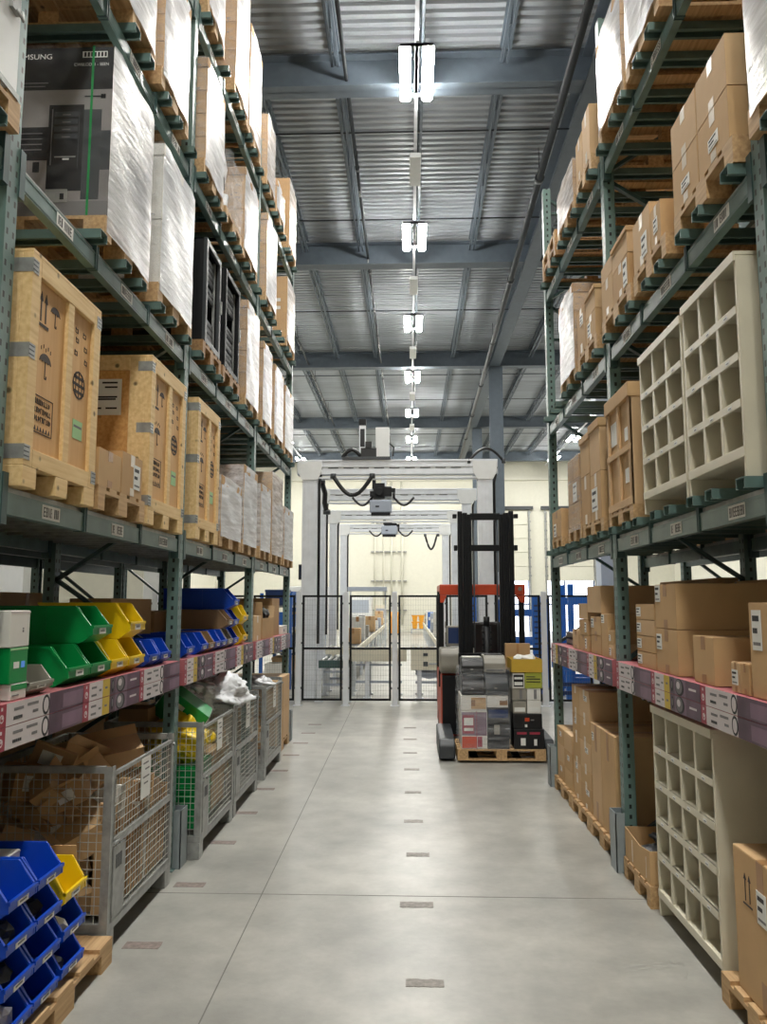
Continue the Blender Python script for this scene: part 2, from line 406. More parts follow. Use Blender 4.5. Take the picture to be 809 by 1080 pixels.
# sprinkler pipes
def pipe(name,label,pts,r,drops):
    t=thing(name,label,'pipe',pts[0])
    o=Vector(pts[0]); mb=MB(); mb.tube([Vector(p)-o for p in pts],r,10); mb.build('pipe_run',M['pipe'],t)
    d=Vector(pts[-1])-o; L=d.length; d.normalize()
    c=MB(); h=MB()
    for k in range(1,int(L/6)):
        q=d*(k*6); c.tube([q-d*.08,q+d*.08],r*1.35,10)
        h.tube([q,q+Vector((0,0,CEIL-pts[0][2]-.1))],.01,5)
    c.build('pipe_coupling',M['pipe'],t); h.build('hanger_rods',M['pipe'],t)
    if drops:
        s=MB()
        for k in range(1,int(L/4)):
            q=d*(k*4+1); s.tube([q,q-Vector((0,0,.16))],.02,6); s.tube([q-Vector((0,0,.16)),q-Vector((0,0,.18))],.045,8)
        s.build('sprinkler_head',M['galv'],t)
pipe('sprinkler_pipe','thick black pipe running along the girder on the right of the roof',[(3.02,6,12.2),(3.6,56,12.2)],.085,False)
pipe('sprinkler_pipe','thin black sprinkler pipe left of the aisle lights',[(-1.24,6,12.55),(-1.2,56,12.55)],.04,True)
pipe('sprinkler_pipe','thin black sprinkler pipe close above the left rack tops',[(-4.4,6,12.5),(-4.4,56,12.5)],.04,True)
# cut tape marks left on the floor
G='worn tape marks down the middle of the aisle'
for k,(x,y,w,l) in enumerate([(.075,4.55,.21,.085),(.04,5.67,.23,.10),(.06,6.75,.19,.10),(.03,7.75,.18,.10),(.03,8.9,.18,.09),(.02,10.1,.19,.1),(.0,11.2,.19,.1),(0,12.3,.2,.1),(0,13.4,.2,.1)]):
    mb=MB(); n=10; out=[]
    for (sx,sy) in ((-1,-1),(1,-1),(1,1),(-1,1)):
        pass
    for i in range(n): out.append((-w/2+w*i/(n-1),-l/2+random.uniform(-.006,.006)))
    for i in range(n): out.append((w/2-w*i/(n-1),l/2+random.uniform(-.006,.006)))
    mb.prism(out,'z',0.0005,.002); o=mb.build('tape_mark',M['tape']); o.location=(x,y,0)
    tag(o,'grey worn tape mark in the aisle centre line, %s from the camera'%(['first','second','third','fourth','fifth','sixth','seventh','eighth','ninth'][k]),'floor mark',G)
G='worn brown tape marks along the left cages'
ns=["first","second","third","fourth","fifth","sixth","seventh","eighth","ninth","tenth","eleventh"]
for k,(x,y) in enumerate([(-1.62,v) for v in (3.93,4.97,6.0,7.03,8.0,9.0,9.97,10.97,11.9,12.8,13.7)]):
    mb=MB(); w,l=.22,.10
    mb.prism([(-w/2,-l/2),(0,-l/2+.004),(w/2,-l/2),(w/2+.004,0),(w/2,l/2),(0,l/2-.005),(-w/2,l/2)],'z',.0005,.002); o=mb.build('tape_mark',M["tape_brown"]); o.location=(x,y,0)
    tag(o,'brown worn tape mark beside the left wire cages, %s from the camera'%ns[k],'floor mark',G)
# ------------------------------------------------------------------ pallet racks
LP=[.55,3.43,6.33,9.28,12.14]; RP=[.72,3.57,6.40,9.24]
def upright_mesh(h):
    mb=MB(); w=.05
    mb.box(-.045,-.041,-w,w,0,h); mb.box(.041,.045,-w,-w*.45,0,h); mb.box(.041,.045,w*.45,w,0,h)
    mb.box(-.041,.041,-w,-w+.004,0,h); mb.box(-.041,.041,w-.004,w,0,h)
    mb.box(-.07,.07,-.075,.075,0,.008)
    return mb
def chan_mb(L):
    """pallet support: an upside-down steel channel with turned-in lips, open end to the aisle"""
    mb=MB(); w=.05; h=.055; t=.004
    mb.box(-w,w,0,L,h-t,h); mb.box(-w,-w+t,0,L,0,h-t); mb.box(w-t,w,0,L,0,h-t); mb.box(-w+t,-w+.02,0,L,0,t); mb.box(w-.02,w-t,0,L,0,t)
    return mb
CH_ME=chan_mb(1.18).mesh('pallet_support',M['teal'])
def beam_mb(L,top,h=.13,clips=2,lip=True):
    mb=MB(); z0=top-h
    mb.box(0,L,-.025,.025,z0,top-.028); mb.box(0,L,-.008,.025,top-.028,top,2 if lip else 0)
    mb.box(0,L,-.027,-.025,z0+.012,z0+.02); mb.box(0,L,-.027,-.025,top-.045,top-.036)
    for x in (0,L-.05): mb.box(x,x+.05,-.034,.03,z0-.05,top+.06,1)
    for k in range(clips):
        x=L*(k+1)/(clips+1); mb.box(x-.018,x-.008,-.034,.03,z0-.004,top+.012,1); mb.box(x+.008,x+.018,-.034,.03,z0-.004,top+.012,1)
    return mb
def slip_label(parent,x,z,w=.2,h=.075,seed=0):
    rnd=random.Random(seed); mb=MB(); mb.box(x-w/2,x+w/2,-.0285,-.0255,z-h/2,z+h/2,0)
    xx=x-w/2+.014
    while xx<x+w/2-.02:
        ww=rnd.uniform(.010,.022)
        if rnd.random()<.85:
            k=rnd.choice((0,1,2)); a,b=z-h*.34,z+h*.34
            mb.box(xx,xx+.005,-.0292,-.0285,a,b,1)
            if k!=1: mb.box(xx+ww-.006,xx+ww-.001,-.0292,-.0285,a,b,1)
            if k!=0:
                for zz in (a,z-.003,b-.007): mb.box(xx,xx+ww-.001,-.0292,-.0285,zz,zz+.007,1)
        xx+=ww+.006
    return mb.build('beam_label',[M['white_paper'],M['ink']],parent)
def rack(label,side,posts,H,levels,rearlabel=None):
    s=-1 if side=='L' else 1
    xf=1.85 if side=='L' else 1.65
    t=thing('pallet_rack',label,'pallet rack',(s*xf,posts[1],0)); y0=posts[1]
    um=upright_mesh(H); um_me=um.mesh('upright',M['teal_post'])
    def put(name,me,loc,rz=0):
        o=bpy.data.objects.new(name,me); C.objects.link(o); o.parent=t; o.location=loc; o.rotation_euler=(0,0,rz); return o
    for y in posts:
        for d in (.047,1.06):
            put('upright',um_me,(s*d,y-y0,0),0 if side=='R' else pi)
        mb=MB(); z=.25; k=0; n=0
        br=[]
        while z<H-.5:
            a=(s*.09,y-y0,z); b=(s*1.02,y-y0,z+.62)
            if k%2: a,b=(s*1.02,y-y0,z),(s*.09,y-y0,z+.62)
            q=MB(); q.bar(a,b,.045,.03); q.build('brace',M['teal_dark'],t); z+=.62 if k%2==0 else .75; k+=1
        for zz in (.2,2.75,5.2,H-.3):
            q=MB(); q.bar((s*.09,y-y0,zz),(s*1.02,y-y0,zz),.045,.03); q.build('brace',M['teal_dark'],t)
    bays=list(zip(posts[:-1],posts[1:])); cache={}
    for bi,(a,b) in enumerate(bays):
        L=b-a-.1
        for (z,kind) in levels:
            if bi==0 and kind in ('shelf',): pass
            key=(round(L,3),z)
            if key not in cache:
                cache[key]=(beam_mb(L,z).mesh('beam',[M['teal'],M['teal_dark'],M['galv']]) if kind!='shelf' else beam_mb(L,z,.05,0,False).mesh('beam',[M['teal'],M['teal_dark'],M['galv']]))
            me=cache[key]
            rz=R(90) if side=='L' else R(-90)
            for back in (0,1):
                d=.03 if not back else 1.08
                if kind=='shelf' and not back: d=.24
                # local +x runs along the aisle, local -y faces the aisle
                loc=(s*d,(a+.05-y0) if side=='L' else (b-.05-y0),0)
                o=put('beam',me,loc,rz)
                if not back and kind!='shelf' and bi>0:
                    for k in range(3): slip_label(o,L*(k+.5)/3+.07*(1 if side=='R' else .6),z-.078,.2,.072,bi*31+k+int(z*10))
            if kind=='shelf' or kind=='sheet':
                mb=MB(); x0,x1=(s*.06,s*1.07) if kind=='sheet' else (s*.2,s*1.07)
                mb.box(min(x0,x1),max(x0,x1),a+.05-y0,b-.05-y0,z-.022,z+.004)
                for k in range(12):
                    yy=a+.1+(L-.1)*k/11-y0; mb.box(min(x0,x1)+.06,max(x0,x1)-.06,yy-.02,yy+.02,z-.055,z-.022)
                mb.build('deck_panel',M['teal_dark'] if kind=='shelf' else M['galv'],t)
            if kind=='chan' and not (bi==0 and z>5):
                for k in range(8 if bi else 3):
                    if side=='L' and bi==1 and k<2 and z<5: continue
                    f=(k+.5)/8 if bi else (k+.5)/8+.62
                    yy=a+.05+L*f+(.03 if k%2 else -.03)-y0
                    rzc=R(90) if side=='L' else R(-90)
                    o=put('pallet_support',CH_ME,(-s*.075,yy,z+.001),rzc)
    return t
rack('teal steel pallet rack along the left of the aisle, loaded on five levels','L',LP,7.9,[(1.385,'shelf'),(2.59,'sheet'),(4.15,'chan'),(5.77,'chan'),(7.3,'chan')])
rack('teal steel pallet rack along the right of the aisle, shorter than the left one','R',RP,7.1,[(1.385,'shelf'),(2.59,'chan'),(4.15,'chan'),(5.77,'chan')])
# the racks standing back to back behind them
def back_rack(label,x,posts,H,levels):
    t=thing('pallet_rack',label,'pallet rack',(x,posts[0],0)); y0=posts[0]
    me=upright_mesh(H).mesh('upright',M['teal_post'])
    for y in posts:
        for d in (0,1.0):
            o=bpy.data.objects.new('upright',me); C.objects.link(o); o.parent=t; o.location=(d,y-y0,0)
        q=MB(); z=.3
        k=0
        while z<H-.8:
            a,b=((.05,y-y0,z),(.95,y-y0,z+.7)) if k%2 else ((.95,y-y0,z),(.05,y-y0,z+.7)); q.bar(a,b,.045,.03); z+=.8; k+=1
        q.build('brace_lattice',M['teal_dark'],t)
    for a,b in zip(posts[:-1],posts[1:]):
        for z in levels:
            for d in (0,1.0):
                mb=MB(); mb.box(d-.025,d+.025,a+.05-y0,b-.05-y0,z-.13,z); mb.build('beam',M['teal_dark'],t)
            mb=MB(); mb.box(.03,.97,a+.05-y0,b-.05-y0,z,z+.02); mb.build('deck_panel',M['galv'],t)
    return t
back_rack('dark teal pallet rack standing back to back behind the left rack',-4.45,LP[0:],7.9,[1.3,2.6,4.15,5.7,7.3])
back_rack('dark teal pallet rack standing back to back behind the right rack',3.2,RP,7.1,[1.3,2.6,4.15,5.7])
# guards bolted to the floor round the post feet
def guard(side,y,label):
    s=-1 if side=='L' else 1; xf=1.79 if side=='L' else 1.58
    t=thing('post_guard',label,'post guard',(s*xf,y,0),0,'grey guards at the rack feet')
    mb=MB(); sg=s
    mb.box(min(0,sg*.008),max(0,sg*.008),-.09,.09,0,.44)
    for yy in (-.09,.082):
        mb.prism([(0,0),(sg*.2,0),(sg*.2,.16),(sg*.12,.44),(0,.44)],'y',yy,yy+.008)
    mb.build('shield_plate',M['guard'],t,0,True)
    b=MB(); b.box(min(sg*.008,sg*.2),max(sg*.008,sg*.2),-.082,.082,0,.012); b.build('base_plate',M['guard'],t)
    b=MB()
    for yy in (-.05,.05): b.tube([(sg*.035,yy,.012),(sg*.035,yy,.03)],.012,6)
    b.build('anchor_bolts',M['galv'],t)
for s,y,l in (('L',3.43,'grey steel guard at the left rack foot in the bottom corner beside the blue bins'),('L',6.42,'grey steel guard at the left rack foot between the first two wire cages'),('L',9.33,'grey steel guard at the left rack foot between the third and fourth cages'),('L',12.14,'grey steel guard at the far end foot of the left rack'),
    ('R',6.45,'grey steel guard at the right rack foot beside the open-topped carton'),('R',9.30,'grey steel guard at the far end foot of the right rack beside the forklift')): guard(s,y,l)
# ------------------------------------------------------------------ pallets
def make_pallet(mt,ht=.144,full=True):
    t=bpy.data.objects.new('wooden_pallet',None); C.objects.link(t); w,d=.8,1.2
    k=ht/.144
    mb=MB()
    for i in range(5):
        x=-w/2+i*(w-.12)/4; mb.box(x,x+.12,0,d,.122*k,.144*k)
    for y in (0,d/2-.0725,d-.145): mb.box(-w/2,w/2,y,y+.145,.1*k,.122*k)
    mb.build('deck',mt,t)
    bw=.1
    for x in (-w/2,-.0725,w/2-bw):
        for y in (0,d/2-.0725,d-.145):
            b=MB(); b.box(x,x+(bw if x!=-.0725 else .145),y,y+.145,.022*k,.1*k); b.build('block',mt,t)
    for x in (-w/2,-.0725,w/2-bw):
        b=MB(); b.box(x,x+(bw if x!=-.0725 else .145),0,d,0,.022*k); b.build('skid',mt,t)
    return t
PAL={}
def pallet(side,y0,y1,z,label,kind='pallet',ht=.144,group=None,dx=0):
    key=(kind,ht)
    if key not in PAL: t=PAL[key]=make_pallet(M[kind],ht)
    else: t=copy_tree(PAL[key])
    loc,rz=spot(side,y0,y1,z,dx); t.location=loc; t.rotation_euler=(0,0,rz); t.scale=((y1-y0)/.8,.94,1)
    tag(t,label,'pallet',group or ('wooden pallets on the left rack' if side=='L' else 'wooden pallets on the right rack'))
    return t
# ------------------------------------------------------------------ cartons and wrapped loads
def carton(side,y0,y1,z,h,label,depth=.6,c=0,dx=0,tape='v',stk=None,group=None,name='carton',rot=0,cat='carton',marks=0,lid=False):
    loc,rz=spot(side,y0,y1,z,dx); t=thing(name,label,cat,loc,rz+rot,group); w=y1-y0
    mb=MB(); mb.box(-w/2,w/2,0,depth,0,h-.004); mb.box(-w/2+.001,-.0015,.001,depth-.001,h-.004,h,0) ; mb.box(.0015,w/2-.001,.001,depth-.001,h-.004,h,0)
    mb.build('body',CARDS[c],t,.004)
    if tape:
        q=MB(); tw=min(.035,w*.1); mt=M['cardtape'] if tape=='v' else M['cleartape']
        q.box(-tw,tw,-.0012,.0,h*.72,h-.003); q.box(-tw,tw,-.0012,.0,.003,h*.2); q.box(-tw,tw,0,depth,h-.001,h+.0012)
        if side=='L': q.box(-w/2-.0012,-w/2,depth*.3,depth*.36,h*.1,h*.95)
        q.build('tape',mt,t)
    if stk:
        fx,fz,sw,sh=stk; x=-w/2+fx*w; zz=fz*h; q=MB(); q.box(x,x+sw,-.003,-.0004,zz,zz+sh,0)
        q.box(x+sw*.1,x+sw*.8,-.0036,-.003,zz+sh*.72,zz+sh*.86,1); q.box(x+sw*.1,x+sw*.6,-.0036,-.003,zz+sh*.42,zz+sh*.55,1); q.box(x+sw*.1,x+sw*.9,-.0036,-.003,zz+sh*.12,zz+sh*.2,2)
        q.build('shipping_label',[M['white_paper'],M['ink'],M['ink_soft']],t)
    if marks:
        q=MB(); 
        for k in range(2):
            x=-w*.5+.13+k*.05; q.box(x,x+.008,-.0022,-.0004,h*.66,h*.66+.1); q.prism([(x-.012,h*.66+.1),(x+.02,h*.66+.1),(x+.004,h*.66+.13)],'y',-.0022,-.0004)
        q.box(-w*.5+.105,-w*.5+.21,-.0022,-.0004,h*.66-.02,h*.66-.012)
        q.build('printed_arrows',M['stamp'],t,0,True)
    if lid:
        q=MB(); q.box(-w/2-.012,w/2+.012,-.012,depth+.012,h*.86,h+.012); q.build('lid',CARDS[(c+2)%4],t,.006)
    return t
def film_mb(w,d,h,amp=.008,z0=.0,seed=0,pad=.012,n=9):
    rnd=random.Random(seed); mb=MB(); ph=[rnd.uniform(0,6.28) for _ in range(6)]
    def wob(u,v): return amp*(sin(u*9+v*5+ph[0])+.6*sin(u*17-v*11+ph[1])+.5*sin(v*23+ph[2]))*.5+pad
    rows=n+3
    for s in range(4):
        vs=[]
        for j in range(rows+1):
            v=j/rows; z=z0+(h-z0)*v
            for i in range(n+1):
                u=i/n; o=wob(u+s*1.7,v*2)*min(1,8*u+.35,8*(1-u)+.35)
                a=-w/2+u*w
                if s==0: p=(a,-o,z)
                elif s==1: p=(w/2+o,u*d,z)
                elif s==2: p=(-a,d+o,z)
                else: p=(-w/2-o,d-u*d,z)
                vs.append(p)
        fs=[(j*(n+1)+i,j*(n+1)+i+1,(j+1)*(n+1)+i+1,(j+1)*(n+1)+i) for j in range(rows) for i in range(n)]
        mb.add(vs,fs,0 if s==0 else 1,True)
    vs=[(-w/2-.01,-.01,h+.004),(w/2+.01,-.01,h+.004),(w/2+.01,d+.01,h+.004),(-w/2-.01,d+.01,h+.004)]
    mb.add(vs,[(0,1,2,3)],1)
    return mb
def wrapped(side,y0,y1,z,h,label,nx=1,nz=3,c=0,depth=1.0,lid=True,front='film_glare',sides='film_thin',white=False,seed=0,dx=0,group=None,stk=True,gap=0):
    loc,rz=spot(side,y0,y1,z,dx); w=y1-y0-.03; t=thing('wrapped_pallet_load',label,'wrapped load',loc,rz,group)
    hh=h-.09 if lid else h; cw=w/nx; ch=hh/nz
    for i in range(nx):
        for j in range(nz):
            mb=MB(); mb.box(-w/2+i*cw+.002,-w/2+(i+1)*cw-.002,0,depth,j*ch+.001,(j+1)*ch-.003)
            mb.build('carton',M['white_card'] if white else CARDS[(c+i+j)%4 if (i+j)%3==2 else c],t,.004)
    if lid:
        q=MB(); q.box(-w/2-.008,w/2+.008,-.008,depth+.008,hh,h); q.build('lid',M['white_card'] if white else CARDS[(c+1)%4],t,.006)
    if stk:
        q=MB(); q.box(-.02,w*.28,-.004,-.001,hh*.35,hh*.62,0); q.box(0,w*.24,-.0048,-.004,hh*.55,hh*.58,1); q.box(0,w*.2,-.0048,-.004,hh*.46,hh*.48,1); q.build('shipping_label',[M['white_paper'],M['ink_soft']],t)
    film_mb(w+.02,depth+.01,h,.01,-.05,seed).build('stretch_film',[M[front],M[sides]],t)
    return t
# cartons added on the rear racks and beside the camera to block ambient light
def bulk(x0,x1,y0,y1,z,h,c,label,group):
    t=thing('light_blocker_carton',label,'carton',((x0+x1)/2,(y0+y1)/2,z),0,group); w=(x1-x0)/2; l=(y1-y0)/2
    mb=MB(); mb.box(-w,w,-l,l,0,h); mb.build('body',CARDS[c],t,.006); mb=MB(); mb.box(-w-.001,w+.001,-.04,.04,.01,h+.001); mb.build('tape',M['cardtape'],t)
for side,posts,x0,x1,zs in (('left',LP,-4.42,-3.5,(0,2.62,4.17,5.72,7.32)),('right',RP,3.25,4.15,(0,2.62,4.17,5.72))):
    for i,(a,b) in enumerate(zip(posts[:-1],posts[1:])):
        for j,z in enumerate(zs):
            bulk(x0,x1,a+.12,b-.12,z+.005,1.12 if z else 1.1,(i+j)%4,'large added carton on the rear rack behind the %s rack, almost hidden'%side,'added cartons on the rear %s rack'%side)
for side,x0,x1 in (('left',-2.85,-1.95),('right',1.75,2.65)):  # unseen cartons added to keep ambient light out of the shelves
    a,b=(LP if side=='left' else RP)[:2]
    for j,(z,h) in enumerate(((.005,1.1),(1.395,.8),(2.66,1.1))):
        bulk(x0,x1,a+.12,b-.12,z,h,j,'large added carton in the %s rack bay beside the camera, outside the photo'%side,'added cartons in the %s bay beside the camera'%side)
# ------------------------------------------------------------------ left rack: crates on the second level
LV={'L2':2.594,'L3':4.208,'L4':5.828,'L5':7.358,'R2':2.648,'R3':4.208,'R4':5.828,'S':1.60}
PH=.144
def umbrella(mb,cx,cz,r,rain=False,y0=-.002,y1=0):
    top=[(cx+r*cos(a),cz+r*.75*sin(a)) for a in [pi*i/14 for i in range(15)]]
    sc=[]
    for k in range(4):
        x1=cx-r+k*r/2
        for i in range(1,5): sc.append((x1+r/2*i/4, cz+.12*r*sin(pi*i/4)))
    mb.prism(top+sc[:-1],'y',y0,y1,0)
    mb.box(cx-r*.05,cx+r*.05,y0,y1,cz-r*1.25,cz+.1*r); mb.box(cx-r*.05,cx+r*.3,y0,y1,cz-r*1.32,cz-r*1.22); mb.box(cx+r*.2,cx+r*.3,y0,y1,cz-r*1.3,cz-r*1.05)
    if rain:
        for k in range(5):
            x=cx-r*.8+k*r*.4; mb.box(x,x+r*.06,y0,y1,cz+r*.95+(k%2)*r*.2,cz+r*1.25+(k%2)*r*.2)
def crate(y0,y1,h,label,lab_side=False):
    loc,rz=spot('L',y0,y1,LV['L2']+.10); w=y1-y0; d=1.15; t=thing('plywood_crate',label,'crate',loc,rz,'plywood crates on the left rack')
    # three runners under the crate
    for x in (-w/2,-.07,w/2-.14):
        b=MB(); b.box(x,x+.14,0,d,-.10,.0); b.build('runner',M['pine'],t,.004)
    bt=.09; rec=.022
    b=MB(); b.box(-w/2+rec,w/2-rec,rec,d-rec,.01,h-.01); b.build('panel',M['ply'],t)
    def batten(x0,x1,yy0,yy1,z0,z1): 
        q=MB(); q.box(x0,x1,yy0,yy1,z0,z1); q.build('batten',M['pine'],t,.003)
    for x0,x1 in ((-w/2,-w/2+bt),(w/2-bt,w/2)): batten(x0,x1,0,rec+.03,.0,h)
    for z0,z1 in ((0,bt),(h-bt,h)): batten(-w/2+bt,w/2-bt,.0,rec+.03,z0,z1)
    batten(-.035+.03,.035+.03,0.002,rec+.02,bt,h-bt)
    for x0,x1 in ((-w/2,-w/2+rec+.03),(w/2-rec-.03,w/2)):
        for yy0,yy1 in ((.052,.052+bt*1.2),(d-bt*1.2,d)): batten(x0,x1,yy0,yy1,0,h)
        for z0,z1 in ((0,bt),(h-bt,h)): batten(x0,x1,.052+bt*1.2,d-bt*1.2,z0,z1)
    batten(-w/2,w/2,0,d,h,h+.018)
    for x in (-w/2,w/2):
        for z in ((.03,h*.5,h-.1) if x<0 else (.03,h-.1)):
            q=MB(); q.box(x-.0015,x+.0015,-.002,.10,z,z+.07); q.box(min(x,x-math.copysign(.06,x)),max(x,x-math.copysign(.06,x)),-.002,0,z,z+.07)
            for k in range(3): q.box(min(x,x-math.copysign(.05,x)),max(x,x-math.copysign(.05,x)),-.003,-.002,z+.012+k*.022,z+.018+k*.022,1)
            q.build('corner_bracket',[M['galv'],M['darkgrey']],t)
    # stencilled handling marks on the two panels
    def ST(q,nm): q.build('stencil_'+nm+'_print',M['stamp'],t,0,True)
    q=MB(); yA,yB=rec-.002,rec+.0004; lx=-w/2+bt; pw=w/2-bt-.005
    for k in range(2):
        x=lx+.055+k*.05; q.box(x-.006,x+.006,yA,yB,h*.72,h*.83); q.prism([(x-.018,h*.82),(x+.018,h*.82),(x,h*.865)],'y',yA,yB)
    q.box(lx+.03,lx+.14,yA,yB,h*.695,h*.71)
    ST(q,'arrows'); q=MB(); umbrella(q,lx+.21,h*.80,.052,False,yA,yB); ST(q,'umbrella'); q=MB(); umbrella(q,lx+.125,h*.53,.062,True,yA,yB); ST(q,'rain_umbrella'); q=MB()
    x0,x1,z0,z1=lx+.02,lx+.23,h*.18,h*.36; e=.004
    q.box(x0,x1,yA,yB,z0,z0+e); q.box(x0,x1,yA,yB,z1-e,z1); q.box(x0,x0+e,yA,yB,z0,z1); q.box(x1-e,x1,yA,yB,z0,z1)
    rnd=random.Random(3)
    for j in range(3):
        x=x0+.02; zz=z1-.045-j*.042
        while x<x1-.03:
            ww=rnd.uniform(.008,.014); q.box(x,x+.004,yA,yB,zz,zz+.026); q.box(x,x+ww,yA,yB,zz+(.022 if rnd.random()<.5 else 0),zz+(.026 if rnd.random()<.5 else .004)+.002); x+=ww+.008
    for k in range(6): q.prism([(x0+.02+k*.03,z0+.012),(x0+.04+k*.03,z0+.012),(x0+.03+k*.03,z0+.034)],'y',yA,yB)
    ST(q,'notice'); q=MB()
    rx=.065+(w/2-bt-.065)/2
    for k in range(14):
        a0,a1=2*pi*k/14,2*pi*(k+1)/14; r=.078
        q.prism([(rx+r*cos(a0),h*.53+r*sin(a0)),(rx+r*cos(a1),h*.53+r*sin(a1)),(rx+(r-.01)*cos(a1),h*.53+(r-.01)*sin(a1)),(rx+(r-.01)*cos(a0),h*.53+(r-.01)*sin(a0))],'y',yA,yB)
    for dz in (-.04,0,.04):
        hw=math.sqrt(.078**2-dz**2); q.box(rx-hw,rx+hw,yA,yB,h*.53+dz-.008,h*.53+dz+.008)
    for dx in (-.04,0,.04):
        hh=math.sqrt(.078**2-dx**2); q.box(rx+dx-.003,rx+dx+.003,yA,yB,h*.53-hh,h*.53+hh)
    ST(q,'globe')
    for (ax,az) in ((-.07,.8),(-.06,.75),(-.07,.68),(.03,.80),(.05,.73),(.06,.66)):
        q=MB(); q.box(rx+ax,rx+ax+.035,yA,yB,h*az,h*az+.004); q.box(rx+ax,rx+ax+.004,yA,yB,h*az,h*az+.03); q.box(rx+ax+.03,rx+ax+.034,yA,yB,h*az,h*az+.026); q.box(rx+ax+.004,rx+ax+.024,yA,yB,h*az+.02,h*az+.025)
        ST(q,'icon')
    q=MB(); q.box(rx-.055,rx+.065,yA,yB,h*.24,h*.34,0); q.box(rx-.045,rx+.055,yA-.0006,yA,h*.30,h*.312,1); q.build('mint_label',[M['mint'],M['ink_soft']],t)
    if lab_side:
        q=MB(); q.box(-w/2+rec-.002,-w/2+rec+.001,.22,.62,h*.62,h*.86,0)
        for k,(a,b,c) in enumerate(((.25,.36,.83),(.47,.58,.83),(.25,.34,.80),(.25,.55,.735),(.26,.5,.72),(.25,.33,.66),(.36,.5,.66),(.42,.6,.69))): q.box(-w/2+rec-.0028,-w/2+rec-.002,a,b,h*c,h*c+.012,1)
        q.build('consignment_sheet',[M['white_paper'],M['ink']],t)
        q=MB(); q.box(-w/2+rec-.0015,-w/2+rec+.0005,.16,d-.13,.09,h-.09); q.build('side_boards',M['pine_warm'],t)
    return t
crate(3.56,4.40,1.04,'tall plywood export crate nearest the camera on the left rack, umbrella stencils on its panels')
crate(5.32,6.17,1.08,'plywood export crate with a white consignment sheet on its side, behind two small cartons',True)
crate(6.54,7.32,1.10,'narrowest plywood export crate, just beyond the second rack post beside white wrapped loads')
pallet('L',4.46,5.26,LV['L2'],'wooden pallet under two small cartons between the first two plywood crates')
carton('L',4.45,4.80,LV['L2']+PH,.22,'plain small carton on the pallet between the first two plywood crates',.5,0,-.0)
carton('L',4.82,5.19,LV['L2']+PH,.27,'small taped carton with a white label, between the first two plywood crates',.45,1,0,'c',(.55,.2,.12,.16))
def PW_(y0,y1,lv,what,**k):
    kind=k.get('kind','pallet')
    return pallet(lv[0] if lv[0] in 'LR' else 'L',y0,y1,LV[lv],'wooden pallet under '+what,kind,k.get('ht',.144))
G='film-wrapped loads on the left rack'
def WL_(lv,y0,y1,top,label,what,**k):
    PW_(y0-.02,y1+.02,lv,what,kind=k.pop('pk','pallet'))
    z=LV[lv]+PH; return wrapped('L' if lv[0]=='L' else 'R',y0,y1,z,top-z,label,group=k.pop('group',G),**k)
WL_('L2',7.40,8.32,3.28,'low white film-wrapped load right beside the last plywood crate','the low white wrapped load beside the last crate',nx=2,nz=2,seed=1,sides='film')
WL_('L2',8.42,9.18,3.56,'tall film-wrapped carton stack with a brown lid, second beyond the crates','the tall lidded wrapped stack second beyond the crates',nx=1,nz=2,seed=2,sides='film')
WL_('L2',9.40,10.10,3.50,'plain white wrapped bale directly past the third left post above the pink cartons','the white wrapped bale past the third post',nx=1,nz=2,seed=3,sides='film')
WL_('L2',10.18,11.05,3.78,'tallest wrapped stack past the third left post, loose crumpled film on top','the tallest wrapped stack with crumpled film',nx=1,nz=3,seed=4,front='film',lid=False)
WL_('L2',11.20,12.08,3.44,'wrapped carton load at the far end of the left rack, level with the plywood crates','the wrapped load at the far rack end',nx=2,nz=3,seed=5,sides='film')
